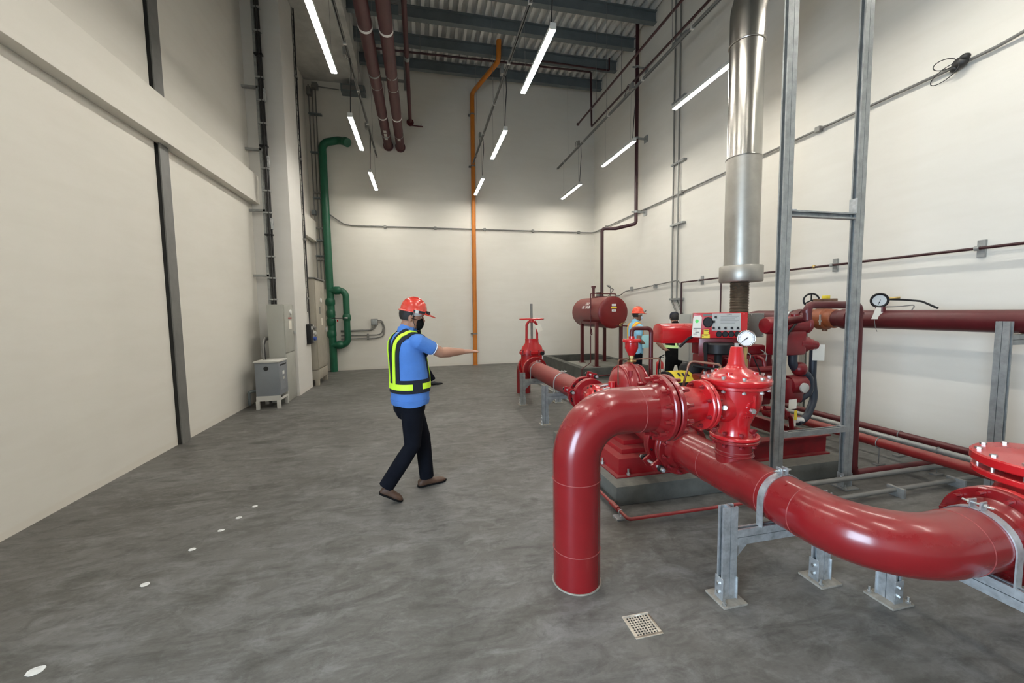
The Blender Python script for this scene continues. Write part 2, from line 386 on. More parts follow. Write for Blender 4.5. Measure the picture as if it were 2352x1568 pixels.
# gooseneck: riser, elbow, weld-neck flange
t = thing('gooseneck_pipe', 'large glossy dark red gooseneck pipe rising from the floor in front', 'pipe', (RX, GY, 0))
ER = .381
MB().tube([(RX, GY, 0), (RX, GY, GZ), (1.415, GY, GZ)], PR, 48, bend=ER, bs=20).obj('pipe', M_RED, t)
for c, a in (((RX, GY, .215), (0, 0, 1)), ((RX, GY, GZ-ER), (0, 0, 1)), ((RX+ER, GY, GZ), (1, 0, 0))): weld(t, c, a, PR)
MB().ring((RX, GY, .003), (0, 0, 1), PR+.002, .006, 40, 6).obj('grout_ring', M_DUSTPLATE, t)
flange(t, (1.405, GY, GZ), (1, 0, 0), .2025, .034, M_RED)
MB().lathe([(PR, -.07), (PR+.006, -.05), (PR+.03, -.018), (PR+.03, 0)], (1.405, GY, GZ), (1, 0, 0), 48).obj('flange_hub', M_RED, t)
bolts(t, (1.428, GY, GZ), (1, 0, 0), .1775, 12, .020, .18, M_RED, PI/12, True)
# reducer spool
t = thing('reducer_spool', 'red flanged reducer between the gooseneck flange and the relief valve', 'pipe fitting', (1.57, GY, GZ))
MB().lathe([(PR, .02), (PR-.003, .06), (.118, .16), (.103, .24)], (1.44, GY, GZ), (1, 0, 0), 48).obj('cone', M_REDV, t)
flange(t, (1.449, GY, GZ), (1, 0, 0), .2025, .034, M_RED)
flange(t, (1.688, GY, GZ), (1, 0, 0), .155, .026, M_REDV)
bolts(t, (1.702, GY, GZ), (1, 0, 0), .131, 8, .015, .105, M_REDE, PI/8, True)
MB().box(1.50, 1.515, GY-.142, GY-.125, GZ+.02, GZ+.045).obj('lug', M_PAPER, t, .002)
# angle relief valve
VX, VY = HX, GY
t = thing('relief_valve', 'bright red angle relief valve with domed bolted cover and tall cone', 'valve', (VX, VY, .78))
flange(t, (1.717, GY, GZ), (1, 0, 0), .155, .026, M_REDV)
MB().cyl((1.725, GY, GZ), (1.80, GY, GZ), .098, .105, 36).obj('inlet_neck', M_REDV, t)
MB().lathe([(.096, -.205), (.088, -.17), (.092, -.13), (.112, -.085), (.140, -.03), (.150, .03), (.152, .102)], (VX, VY, GZ), (0, 0, 1), 48).obj('body', M_REDV, t)
MB().ball((VX-.085, VY, GZ-.005), (.125, .112, .118), 28, 16).obj('body_bulge', M_REDV, t)
flange(t, (VX, VY, GZ+.112), (0, 0, 1), .192, .026, M_REDV, n=56)
cv = MB(); cv.lathe([(.199, 0), (.203, .006), (.203, .028), (.197, .035), (.150, .042), (.138, .055), (.10, .078), (.070, .092), (.056, .106), (.050, .125), (.036, .222), (.032, .23), (.012, .232)], (VX, VY, GZ+.126), (0, 0, 1), 56)
cv.obj('cover', M_REDV, t)
for a in range(4):
    e = V((math.cos(a*PI/2+.5), math.sin(a*PI/2+.5), 0)); c = V((VX, VY, GZ+.182))+e*.110
    MB().cyl(c, c+V((0, 0, .022)), .022, .02, 10).obj('boss', M_REDV, t)
bolts(t, (VX, VY, GZ+.133), (0, 0, 1), .180, 10, .0125, .10, M_BOLT, .15)
MB().cyl((VX, VY, GZ+.355), (VX, VY, GZ+.378), .013, n=8).obj('cap_nut', M_BOLT, t)
flange(t, (VX, VY, GZ-.215), (0, 0, 1), .145, .024, M_REDV)
bolts(t, (VX, VY, GZ-.225), (0, 0, 1), .122, 8, .0135, .095, M_REDE, PI/8)
for p, d in (((VX-.02, VY-.155, GZ-.02), (-.2, -1, 0)), ((VX-.165, VY-.105, GZ-.0), (-.7, -.7, 0)), ((VX+.03, VY-.10, GZ-.165), (.2, -1, 0))):
    d = V(d).normalized(); MB().cyl(V(p), V(p)+d*.022, .016, n=6).obj('plug', M_BOLT if p[2] > GZ-.1 else M_REDE, t)
MB().box(VX-.006, VX+.006, VY-.159, VY-.140, GZ-.025, GZ+.07).obj('cast_mark', M_REDV, t, .002)
MB().obox((VX-.020, VY-.152, GZ+.035), (1, .15, .2), (0, 1, 0), (0, 0, 1), .016, .007, .004).obj('cast_mark', M_REDV, t)
MB().obox((VX-.036, VY-.148, GZ+.016), (.5, 0, 1), (0, 1, 0), (1, 0, -.5), .016, .007, .004).obj('cast_mark', M_REDV, t)
text('DN  10', .022, M_REDV, t, (VX-.015, VY-.139, GZ-.040), (1, -.08, 0), (0, -.42, 1), 'cast_lettering', .004)
text('381734', .022, M_REDV, t, (VX-.020, VY-.127, GZ-.068), (1, -.08, 0), (0, -.42, 1), 'cast_lettering', .004)
# pilot tubing over the cover
t2 = tag(MB().tube([(VX-.06, VY+.06, GZ+.19), (VX-.06, VY+.06, GZ+.235), (1.735, VY+.16, GZ+.255), (1.70, VY+.17, GZ+.10), (1.70, VY+.17, GZ-.1)], .0075, 10, bend=.035).obj('pilot_tube', M_COPPER),
    'bent bronze pilot tube looping from the relief valve cover', 'tube')
MB().cyl((VX-.06, VY+.06, GZ+.172), (VX-.06, VY+.06, GZ+.215), .014, n=6).obj('fitting', M_BRASS, t2)
# dial gauge on its stem behind the valve
t = thing('pressure_gauge', 'round white dial pressure gauge standing behind the relief valve cone', 'gauge', (2.185, 2.34, .9))
gd = V((-.55, -.83, .06)).normalized(); gc = V((2.185, 2.34, 1.405))
MB().lathe([(.048, -.04), (.055, -.035), (.057, .004), (.054, .010), (.050, .010), (.048, .004)], gc, gd, 36).obj('case', M_BLACK, t)
MB().ring(gc+gd*.012, gd, .054, .004, 36, 8).obj('bezel', M_STEEL, t)
MB().cyl(gc+gd*.004, gc+gd*  .0065, .050, n=36).obj('dial', M_DIAL, t)
gu, gw, _ = frame(gd)
nd = MB(); nd.obox(gc+gd*.009+(-gu*.6-gw*.5)*.014, (-gu*.6-gw*.5), gd.cross(-gu*.6-gw*.5), gd, .025, .002, .001); nd.cyl(gc+gd*.007, gc+gd*.011, .006, n=10); nd.obj('needle', M_INK, t)
tk = MB()
for k in range(26):
    a = -2.35+4.7*k/25+PI/2; e = gu*math.cos(a)+gw*math.sin(a); tk.obox(gc+gd*.0068+e*.041, e, gd.cross(e), gd, .005 if k % 5 == 0 else .0028, .0007, .0004)
tk.obj('scale_marks', M_INK, t)
st = MB(); st.cyl((2.185, 2.345, .93), (2.185, 2.345, 1.34), .010, n=10); st.cyl((2.185, 2.345, 1.30), (2.185, 2.345, 1.345), .016, n=6); st.cyl((2.185, 2.345, 1.20), (2.185, 2.345, 1.26), .017, n=8); st.cyl((2.185, 2.345, 1.10), (2.185, 2.345, 1.14), .018, n=6); st.obj('stem', M_BRASS, t)
MB().obox((2.165, 2.335, 1.17), (0, 0, 1), (1, 0, 0), (0, 1, 0), .03, .007, .004).obj('valve_handle', M_GRN, t)
MB().obox((2.155, 2.345, 1.24), (0, 0, 1), (1, 0, 0), (0, 1, 0), .02, .006, .004).obj('valve_handle', M_YEL, t)
MB().tube([(2.185, 2.345, .935), (2.185, 2.24, .92), (2.08, 2.20, .96)], .010, 8, bend=.03).obj('siphon', M_BRASS, t)

# discharge header: from the pump toward the camera, then right
t = thing('discharge_header', 'thick dark red discharge pipe running from the pump and bending right at the front', 'pipe', (HX, 1.8, HZ-PR))
HY = 1.27; hp = [(HX, 2.70, HZ), (HX, HY, HZ), (2.60, HY, HZ)]
MB().tube(hp, PR, 48, bend=ER, bs=20).obj('pipe', M_RED, t)
MB().cyl((HX, GY, HZ+.06), (HX, GY, GZ-.228), .108, n=44).obj('branch', M_RED, t)
MB().ring((HX, GY, HZ+PR+.002), (0, 0, 1), .109, .008, 40, 8).obj('branch_weld', M_RED, t)
flange(t, (HX, GY, GZ-.240), (0, 0, 1), .145, .022, M_RED)
weld(t, (HX, GY, GZ-.31), (0, 0, 1), .108)
for y in (2.36, HY+ER+.21, HY+ER): weld(t, (HX, y, HZ), (0, 1, 0), PR)
weld(t, (HX+ER, HY, HZ), (1, 0, 0), PR)
flange(t, (2.61, HY, HZ), (1, 0, 0), .2125, .034, M_RED, n=56)
MB().lathe([(PR, -.06), (PR+.006, -.04), (PR+.028, -.016), (PR+.028, 0)], (2.60, HY, HZ), (1, 0, 0), 48).obj('flange_hub', M_RED, t)
bolts(t, (2.632, HY, HZ), (1, 0, 0), .187, 12, .0165, .15, M_RED, PI/12, True)
flange(t, (HX, 2.695, HZ), (0, 1, 0), .2125, .034, M_RED, n=56)
MB().lathe([(PR, .06), (PR+.006, .04), (PR+.028, .016), (PR+.028, 0)], (HX, 2.69, HZ), (0, -1, 0), 48).obj('flange_hub', M_RED, t)
bolts(t, (HX, 2.70, HZ), (0, 1, 0), .187, 12, .016, .13, M_REDE, PI/12, True)
# braided expansion joint with tie rods, pump side
def joint(y0, y1, z, label, rods):
    t = thing('expansion_joint', label, 'pipe fitting', (HX, (y0+y1)/2, z-.2))
    rs = []
    k = 9
    for i in range(k*2+1): rs.append((.118+(.020 if i % 2 else 0), (y1-y0-.06)*i/(k*2)))
    MB().lathe(rs, (HX, y0+.03, z), (0, 1, 0), 40).obj('bellows', M_STEEL, t)
    flange(t, (HX, y0+.015, z), (0, 1, 0), .2125, .028, M_REDP, n=52); flange(t, (HX, y1-.015, z), (0, 1, 0), .2125, .028, M_REDP, n=52)
    bolts(t, (HX, y1-.0, z), (0, 1, 0), .187, 12, .015, .085, M_BLACK, PI/12, True)
    for a in rods:
        e = V((math.cos(a), 0, math.sin(a))); c = V((HX, 0, z))+e*.245
        MB().cyl(c+V((0, y0-.09, 0)), c+V((0, y1+.09, 0)), .011, n=10).obj('tie_rod', M_ZINC, t)
        for yy in (y0+.015, y1-.015):
            MB().obox(c+V((0, yy, 0))-e*.02, e, (0, 1, 0), e.cross(V((0, 1, 0))), .055, .010, .035).obj('lug', M_REDP, t, .006)
        for yy in (y0-.045, y1+.045): MB().cyl(c+V((0, yy-.012, 0)), c+V((0, yy+.012, 0)), .024, n=14).obj('washer', M_RUBBER, t)
        for yy in (y0-.07, y1+.07): MB().cyl(c+V((0, yy-.012, 0)), c+V((0, yy+.012, 0)), .018, n=6).obj('nut', M_BOLT, t)
joint(2.715, 2.865, HZ, 'red flanged expansion joint with silver bellows below the gooseneck flange', (math.radians(215), math.radians(335), math.radians(95)))
# pipe clamps of strap steel
def clamp(c, ax, name_label, zfoot, w=.040, r=PR):
    c = V(c); ax = V(ax).normalized(); side = V((0, 0, 1)).cross(ax).normalized(); mb = MB(); ro = r+.007; n = 22; pr = []
    for k in range(n+1):
        a = PI*k/n; pr.append((side*math.cos(a)+V((0, 0, 1))*math.sin(a)))
    pts = [c+side*ro+V((0, 0, zfoot-c.z))] + [c+e*ro for e in pr] + [c-side*ro+V((0, 0, zfoot-c.z))]
    inn = [c+side*(r+.001)+V((0, 0, zfoot-c.z))] + [c+e*(r+.001) for e in pr] + [c-side*(r+.001)+V((0, 0, zfoot-c.z))]
    rings = [[o+ax*w/2, o-ax*w/2, i-ax*w/2, i+ax*w/2] for o, i in zip(pts, inn)]
    mb.rings(rings)
    t = thing('pipe_clamp', name_label, 'clamp', (c.x, c.y, zfoot))
    mb.obj('strap', M_GALV, t)
    tp = c+V((0, 0, ro))
    for s1 in (-1, 1): MB().obox(tp+side*.018*s1+V((0, 0, .015)), side, ax, (0, 0, 1), .003, w/2, .02).obj('lug', M_GALV, t)
    bt = MB(); bt.cyl(tp+V((0, 0, .018))-side*.055, tp+V((0, 0, .018))+side*.055, .005, n=8); bt.cyl(tp+V((0, 0, .018))-side*.034, tp+V((0, 0, .018))-side*.024, .012, n=6); bt.cyl(tp+V((0, 0, .018))+side*.024, tp+V((0, 0, .018))+side*.034, .012, n=6); bt.obj('bolt', M_BOLT, t)
ZB = HZ-PR-.004
clamp((HX, 1.81, HZ), (0, 1, 0), 'galvanised strap clamp around the header over the front strut frame', ZB)
clamp((2.47, HY, HZ), (1, 0, 0), 'galvanised strap clamp around the header end beside the right flange', ZB)
# strut frames on the floor
def gusset(mb, c, u, sz=.12, t=.006):
    c = V(c); u = V(u).normalized(); w = u.cross(V((0, 0, 1)))
    mb.prism([(0, 0), (sz, 0), (0, -sz)], c-w*t/2, u, V((0, 0, 1)), w*t)
def base_plate(parent, x, y, ang=0.0, mat=None):
    R = Matrix.Rotation(ang, 3, 'Z'); u = R @ V((1, 0, 0)); w = R @ V((0, 1, 0))
    MB().obox((x, y, .006), u, w, (0, 0, 1), .075, .075, .006).obj('base_plate', mat or M_DUSTPLATE, parent, .002)
    for s1 in (-1, 1):
        MB().obox(V((x, y, .07))+u*s1*.046, u, w, (0, 0, 1), .003, .03, .065).obj('foot_tab', M_GALV, parent, .001)
        for zz in (.05, .10): MB().cyl(V((x, y, zz))+u*s1*.046, V((x, y, zz))+u*s1*.060, .010, n=6).obj('bolt', M_BOLT, parent)
        a = V((x, y, 0))+u*s1*.058+w*s1*.055; MB().cyl(a, a+V((0, 0, .045)), .006, n=8).cyl(a+V((0, 0, .012)), a+V((0, 0, .022)), .012, n=6).obj('anchor', M_BOLT, parent)
def floor_frame(p0, p1, ztop, zbeam, label, mat=M_GALV, group=None, clampc=None, gus=True):
    p0, p1 = V((*p0, 0)), V((*p1, 0)); d = (p1-p0).normalized(); t = thing('strut_frame', label, 'pipe support', tuple((p0+p1)/2), group)
    for p, sg in ((p0, 1), (p1, -1)):
        dstrut(MB(), p+V((0, 0, .012)), p+V((0, 0, ztop)), d, .045, .043).obj('post', mat, t, smooth=0)
        base_plate(t, p.x, p.y, math.atan2(d.y, d.x))
    dstrut(MB(), p0+d*.022+V((0, 0, zbeam-.041)), p1-d*.022+V((0, 0, zbeam-.041)), (0, 0, 1), .041, .041).obj('cross_beam', mat, t, smooth=0)
    if gus:
        for p, sg in ((p0, 1), (p1, -1)):
            g = MB(); gusset(g, p+d*sg*.022+V((0, 0, zbeam-.082)), d*sg); g.obj('gusset', mat, t, smooth=0)
    return t
floor_frame((1.615, 1.82), (2.265, 1.82), .535, ZB-.001, 'galvanised strut frame with a tall open post under the header at the front')
floor_frame((2.47, 1.60), (2.47, .82), .36, ZB-.001, 'galvanised strut frame under the header end at the lower right corner')
# second bright valve at the right edge of the picture
t = thing('control_valve', 'bright red valve with flat bolted cover at the right edge', 'valve', (2.95, HY, .3))
flange(t, (2.646, HY, HZ), (1, 0, 0), .2125, .034, M_REDV, n=52)
MB().lathe([(.15, .06), (.155, -.02), (.19, -.12), (.21, -.2), (.2, -.33), (.15, -.42), (.08, -.46)][::-1], (2.96, HY, .77), (0, 0, 1), 44).obj('body', M_REDV, t)
MB().cyl((2.65, HY, HZ), (2.80, HY, HZ), .135, .17, 40).obj('inlet_neck', M_REDV, t)
flange(t, (2.96, HY, .772), (0, 0, 1), .262, .034, M_REDV, n=60)
MB().lathe([(.265, 0), (.27, .006), (.27, .04), (.262, .047), (.2, .05), (.12, .058), (.02, .06)], (2.96, HY, .817), (0, 0, 1), 60).obj('cover', M_REDV, t)
bolts(t, (2.96, HY, .817), (0, 0, 1), .238, 12, .0145, .118, M_BOLT, .1)
lc = V((2.96, HY, .839)); lb = V((-.76, .02, 0)).normalized()
for e in (V((-.80, -.6, 0)).normalized(),):
    tn = V((-e.y, e.x, 0)); MB().obox(lc+e*.2705, tn, (0, 0, 1), e, .034, .011, .0012).obj('sticker', M_TEXTW, t)
flange(t, (3.27, HY, HZ), (1, 0, 0), .2125, .034, M_REDV, n=52)
MB().cyl((3.12, HY, HZ), (3.27, HY, HZ), .17, .135, 40).obj('outlet_neck', M_REDV, t)
MB().tube([(3.29, HY, HZ), (4.6, HY, HZ)], PR, 40).obj('outlet_pipe', M_RED, t)

# ------------------------------------------------------------------ suction line to the back
SZ = .585
t = thing('suction_pipe', 'dusty red suction pipe running back from the pump to the gate valve', 'pipe', (HX, 5.8, SZ-PR))
MB().cyl((HX, 4.62, SZ), (HX, 6.80, SZ), PR, n=44).obj('pipe', M_REDS, t)
flange(t, (HX, 4.635, SZ), (0, 1, 0), .2125, .03, M_REDS, n=48); flange(t, (HX, 6.805, SZ), (0, 1, 0), .2125, .03, M_RED, n=48)
bolts(t, (HX, 4.615, SZ), (0, 1, 0), .187, 12, .015, .10, M_BLACK, .1, True)
joint(4.46, 4.62, SZ, 'red flanged expansion joint with tie rods on the suction side of the pump', (math.radians(165), math.radians(75), math.radians(285)))
clamp((HX, 6.62, SZ), (0, 1, 0), 'pale strap clamp on the suction pipe next to the gate valve', SZ-PR-.004, .03)
clamp((HX, 5.38, SZ), (0, 1, 0), 'pale strap clamp on the middle of the suction pipe', SZ-PR-.004, .03)
floor_frame((1.67, 6.62), (2.31, 6.62), .56, SZ-PR-.005, 'dull strut frame under the suction pipe beside the gate valve', M_GALVD)
floor_frame((1.68, 5.38), (2.31, 5.38), .56, SZ-PR-.005, 'dull strut frame under the middle of the suction pipe', M_GALVD)
# gate valve
gy = 7.02
t = thing('gate_valve', 'tall red gate valve with handwheel and rising stem at the far end of the pipe', 'valve', (HX, gy, .3))
flange(t, (HX, 6.845, SZ), (0, 1, 0), .2125, .034, M_REDV); flange(t, (HX, 7.195, SZ), (0, 1, 0), .2125, .034, M_REDV)
MB().cyl((HX, 6.845, SZ), (HX, 7.195, SZ), .17, n=40).obj('body', M_REDV, t)
bdy = MB()
def ovl(z, a, b): return [V((HX+a*math.cos(k*PI/12), gy+b*math.sin(k*PI/12), z)) for k in range(24)]
bdy.rings([ovl(SZ-.14, .17, .09), ovl(SZ+.05, .205, .11), ovl(.84, .205, .115), ovl(.845, .235, .14), ovl(.885, .235, .14), ovl(.89, .205, .115), ovl(.96, .185, .105), ovl(1.03, .13, .09), ovl(1.06, .125, .085), ovl(1.11, .125, .085)])
bdy.obj('bonnet', M_REDV, t)
bolts(t, (HX, gy, .865), (0, 0, 1), .205, 8, .016, .09, M_REDE, .39)
yk = MB()
for s in (-1, 1): yk.tube([(HX+s*.10, gy, 1.10), (HX+s*.095, gy, 1.36), (HX+s*.05, gy, 1.43)], .022, 10, bend=.05)
yk.obj('yoke', M_REDV, t)
MB().cyl((HX, gy, 1.40), (HX, gy, 1.47), .05, n=20).obj('yoke_nut', M_REDV, t)
wh = MB(); wh.ring((HX, gy, 1.465), (0, 0, 1), .215, .013, 40, 8)
for k in range(3): a = k*2*PI/3+.4; wh.cyl((HX, gy, 1.465), (HX+.21*math.cos(a), gy+.21*math.sin(a), 1.465), .011, n=8)
wh.obj('handwheel', M_REDV, t)
MB().cyl((HX, gy, 1.02), (HX, gy, 1.74), .021, n=14).obj('stem', M_CONDUIT, t)
MB().obox((HX+.07, gy-.23, 1.31), (1, 0, .45), (0, 1, 0), (-.45, 0, 1), .05, .001, .065).obj('paper_tag', M_PAPER, t)
MB().tube([(HX+.06, gy-.21, 1.375), (HX, gy-.2, 1.42), (HX-.09, gy-.05, 1.40)], .003, 6).obj('tag_wire', M_CABLE, t)
MB().cyl((HX+.13, gy-.24, .86), (HX+.13, gy-.20, .86), .035, n=16).obj('small_gauge', M_BLACK, t)
MB().cyl((HX+.13, gy-.22, .62), (HX+.13, gy-.22, .83), .008, n=8).obj('gauge_stem', M_BOLT, t)
# elbow behind the valve going into the floor
t = thing('floor_elbow', 'dark red pipe elbow diving into the floor behind the gate valve', 'pipe', (HX-.02, 7.62, 0))
MB().tube([(HX, 7.22, SZ), (HX, 7.66, SZ), (HX, 7.66, 0)], PR, 36, bend=.38, bs=12).obj('pipe', M_RED, t)
flange(t, (HX, 7.235, SZ), (0, 1, 0), .2125, .034, M_RED)
bolts(t, (HX, 7.215, SZ), (0, 1, 0), .187, 12, .015, .11, M_REDE, .1, True)

# ------------------------------------------------------------------ plinth and pump
PT = .165
struct_pl = tag(MB().box(1.52, 3.98, 2.93, 4.55, 0, PT).obj('equipment_plinth', M_PLINTH, None, .018, smooth=30), 'low rough grey concrete plinth under the pump and engine', 'plinth')
t = thing('steel_skid_frame', 'red fabricated steel base frame bolted on the plinth under the pump', 'machine base', (2.1, 3.7, PT))
bs = MB(); bs.prism([(0, 0), (.62, 0), (.62, .155), (0, .155)], (1.64, 3.12, PT), (1, 0, 0), (0, 0, 1), (0, 1.25, 0)); bs.obj('frame', M_REDP, t, .006)
MB().box(1.60, 2.27, 3.08, 4.40, PT, PT+.012).obj('foot_plate', M_REDE, t, .003)
MB().box(1.72, 2.24, 3.22, 4.25, PT+.155, PT+.20).obj('pedestal', M_REDP, t, .008)
MB().box(1.79, 2.2, 3.32, 4.12, PT+.20, PT+.245).obj('pedestal', M_REDP, t, .008)
MB().box(1.86, 2.06, 3.150, 3.168, PT+.152, PT+.158).obj('slot', M_DARK, t, smooth=0)
for x, y in ((1.72, 3.10), (2.18, 3.10), (1.62, 3.4)):
    m = MB(); m.cyl((x, y, PT), (x, y, PT+.07), .009, n=8); m.cyl((x, y, PT+.015), (x, y, PT+.034), .018, n=6); m.obj('anchor_bolt', M_BOLT, t)
py = 3.7; pz = .72
t = thing('split_case_pump', 'red split case fire pump with ribbed domed casing', 'pump', (2.02, py, .41))
# casing: volute bulging up, ribs
cs = MB()
def arch(x, R, zc, sq=1.0): return [V((x, py+R*sq*math.cos(a), zc+R*math.sin(a))) for a in [2*PI*k/32 for k in range(32)]]
cs.rings([arch(1.87, .12, pz, .8), arch(1.885, .20, pz+.02, .8), arch(1.925, .27, pz+.03, .8), arch(1.98, .30, pz+.035, .8), arch(2.06, .312, pz+.038, .8), arch(2.13, .30, pz+.035, .8), arch(2.19, .27, pz+.03, .8), arch(2.23, .20, pz+.02, .8), arch(2.25, .12, pz, .8)])
cs.obj('casing', M_REDP, t)
for x, R in ((1.95, .288), (2.06, .318), (2.16, .288)):
    MB().tube([(x, py+R*.8*math.cos(a), pz+.036+R*math.sin(a)) for a in [PI*k/24 for k in range(25)]], .011, 8).obj('rib', M_REDP, t)
MB().box(1.72, 2.40, py-.40, py+.40, pz-.035, pz+.0).obj('split_flange', M_REDP, t, .008)
for sy in (-1, 1):
    for k in range(5):
        x = 1.77+k*.145; m = MB(); m.cyl((x, py+sy*.37, pz-.045), (x, py+sy*.37, pz+.035), .012, n=8); m.cyl((x, py+sy*.37, pz), (x, py+sy*.37, pz+.018), .02, n=6); m.obj('bolt', M_REDE, t)
for sy, yf in ((-1, 2.885), (1, 4.44)):
    ys = py+sy*.2; zz = HZ if sy < 0 else SZ
    MB().cyl((2.0, ys, pz-.06), (HX, yf, zz), .18, .14, 36).obj('nozzle', M_REDP, t)
    flange(t, (HX, yf, zz), (0, 1, 0), .2125, .034, M_REDP, n=48)
# bearing housings and gland covers along the shaft
for s, x0 in ((-1, 1.87), (1, 2.24)):
    MB().lathe([(.11, 0), (.105, .05), (.085, .08), (.085, .16), (.13, .165), (.135, .20), (.135, .215), (.10, .225), (.095, .25), (.05, .262), (.045, .29), (.02, .295)] if s < 0 else [(.11, 0), (.10, .04), (.08, .06), (.08, .12), (.105, .125), (.105, .16), (.04, .165), (.04, .2)], (x0, py, pz+.02), (s, 0, 0), 36).obj('bearing_housing', M_REDV, t)
    bolts(t, (x0+s*(.21 if s < 0 else .145), py, pz+.02), (s, 0, 0), .118 if s < 0 else .092, 8, .011, .05, M_BLACK)
    MB().box(x0+s*.06-.04, x0+s*.06+.04, py-.10, py+.10, PT+.2, pz-.02).obj('bearing_pedestal', M_REDP, t, .006)
    for k in (-1, 1): MB().cyl((x0+s*.02, py+k*.06, pz+.13), (x0+s*.13, py+k*.06, pz+.11), .010, n=8).obj('gland_stud', M_ZINC, t)
MB().cyl((1.98, py-.16, pz+.24), (1.98, py-.16, pz+.30), .02, n=6).obj('plug', M_REDP, t)
MB().cyl((1.84, py-.05, pz+.10), (1.84, py-.05, pz+.18), .035, n=14).obj('grease_cup', M_REDV, t)
# air release cup with its discharge pipe
t = thing('air_release_valve', 'red cup shaped air release valve standing on top of the pump', 'valve', (2.08, py, 1.07))
MB().lathe([(.012, .0), (.03, .005), (.058, .06), (.066, .08), (.066, .135), (.088, .14), (.09, .145), (.09, .165), (.085, .172), (.03, .176), (.028, .20)], (2.08, py, 1.145), (0, 0, 1), 30).obj('body', M_REDV, t)
nk = MB(); nk.cyl((2.08, py, 1.05), (2.08, py, 1.15), .016, n=8); nk.cyl((2.08, py, 1.12), (2.08, py, 1.148), .027, n=6); nk.ball((2.08, py, 1.09), .026); nk.cyl((2.04, py, 1.09), (2.13, py, 1.09), .012, n=8); nk.obj('brass_neck', M_BRASS, t)
tag(MB().tube([(2.08, py, 1.335), (2.08, py, 1.425), (2.30, py, 1.42), (2.30, py, .80), (2.30, py+.02, .42)], .0215, 14, bend=.05).obj('vent_pipe', M_MAROON), 'maroon vent pipe bending over from the air release valve and down', 'pipe')
m = MB(); m.tube([(1.865, py-.13, .88), (1.865, py-.13, 1.13), (1.99, py-.06, 1.125), (2.06, py, 1.105)], .007, 8, bend=.03); m.tube([(2.10, py, 1.105), (2.22, py-.04, 1.115), (2.345, py-.1, 1.12), (2.345, py-.1, .86)], .007, 8, bend=.03)
tag(m.obj('bronze_flush_line', M_COPPER), 'thin bronze flush tube bent over the pump casing to both glands', 'tube')
# coupling guard
t = thing('coupling_guard', 'black coupling guard with a yellow warning label between pump and engine', 'guard', (2.68, py, .6))
gp = []
for k in range(13): a = PI*k/12; gp.append((.165*math.cos(a), .165*math.sin(a)))
MB().prism(gp+[(-.165, -.22), (.165, -.22)], (2.46, py, .80), (0, 1, 0), (0, 0, 1), (.34, 0, 0)).obj('hood', M_RUBBER, t)
lb = MB(); rg = []
for k in range(4, 13): a = PI*(k)/12+.35; rg.append([V((2.50, py+.168*math.cos(a), .80+.168*math.sin(a))), V((2.72, py+.168*math.cos(a), .80+.168*math.sin(a))), V((2.72, py+.164*math.cos(a), .80+.164*math.sin(a))), V((2.50, py+.164*math.cos(a), .80+.164*math.sin(a)))])
lb.rings(rg[:6]); lb.obj('warning_label', M_YEL, t)
lb = MB()
for k in range(3): lb.obox((2.56+.05*k, py-.10, .944-.002*k), (1, 0, 0), (0, .8, .6), (0, -.6, .8), .012, .022, .001)
lb.obj('label_print', M_INK, t)

# ------------------------------------------------------------------ diesel engine
ey = 3.72
t = thing('engine_skid', 'red steel channel skid carrying the engine on the plinth', 'machine base', (3.15, ey, PT))
for y in (3.14, 4.24):
    sk = MB(); sk.box(2.44, 3.90, y-.05, y+.05, PT, PT+.014); sk.box(2.44, 3.90, y-.006, y+.006, PT+.014, PT+.18); sk.box(2.44, 3.90, y-.05, y+.05, PT+.18, PT+.194); sk.obj('channel', M_REDE, t, smooth=0)
for x in (2.5, 3.2, 3.82): MB().box(x-.04, x+.04, 3.15, 4.23, PT+.05, PT+.18).obj('cross_member', M_REDE, t, .004)
t = thing('diesel_engine', 'dark red diesel engine with hoses and filters behind the relief valve', 'engine', (3.2, ey, .36))
MB().box(2.95, 3.62, ey-.20, ey+.20, .58, 1.12).obj('block', M_REDE, t, .02)
MB().box(2.98, 3.58, ey-.16, ey+.16, 1.12, 1.22).obj('valve_cover', M_REDE, t, .03)
op = MB(); op.rings([[V((x, y, z)) for x, y in ((2.98, ey-.16), (3.56, ey-.16), (3.56, ey+.16), (2.98, ey+.16))] if z > .55 else [V((x, y, z)) for x, y in ((3.05, ey-.12), (3.5, ey-.12), (3.5, ey+.12), (3.05, ey+.12))] for z in (.60, .40)]); op.obj('oil_pan', M_REDE, t, .03)
MB().cyl((2.84, ey, .74), (2.95, ey, .74), .23, n=40).obj('flywheel_housing', M_REDE, t, .015)
bolts(t, (2.90, ey, .74), (1, 0, 0), .21, 14, .012, .16, M_BLACK)
for k in range(4):
    x = 2.84+k*.2
    MB().box(x-.07, x+.07, ey-.245, ey-.19, .68, .90).obj('side_cover', M_REDE, t, .015)
    MB().tube([(x, ey-.17, 1.10), (x, ey-.27, 1.08), (x, ey-.29, .98)], .018, 10, bend=.04).obj('intake_runner', M_REDE, t)
    MB().tube([(x+.05, ey-.18, 1.17), (x+.06, ey-.25, 1.13), (x+.02, ey-.26, .96), (2.95, ey-.26, .92)], .005, 6, bend=.03).obj('fuel_line', M_GALVD, t)
MB().cyl((2.72, ey-.29, .98), (3.55, ey-.29, .98), .032, n=16).obj('intake_manifold', M_REDE, t)
for x0, ym, mt in ((2.87, ey-.30, M_BLACK), (3.09, ey-.27, M_BLACK)):
    w = .14 if x0 < 3 else .065
    MB().lathe([(w*.92, 0), (w, .012), (w, .095), (w*.9, .112), (.02, .115)], (x0, ym, 1.165), (0, 0, 1), 30).obj('air_cleaner', mt, t)
    MB().cyl((x0, ym, 1.02), (x0, ym, 1.17), .035, n=14).obj('cleaner_pipe', M_RUBBER, t)
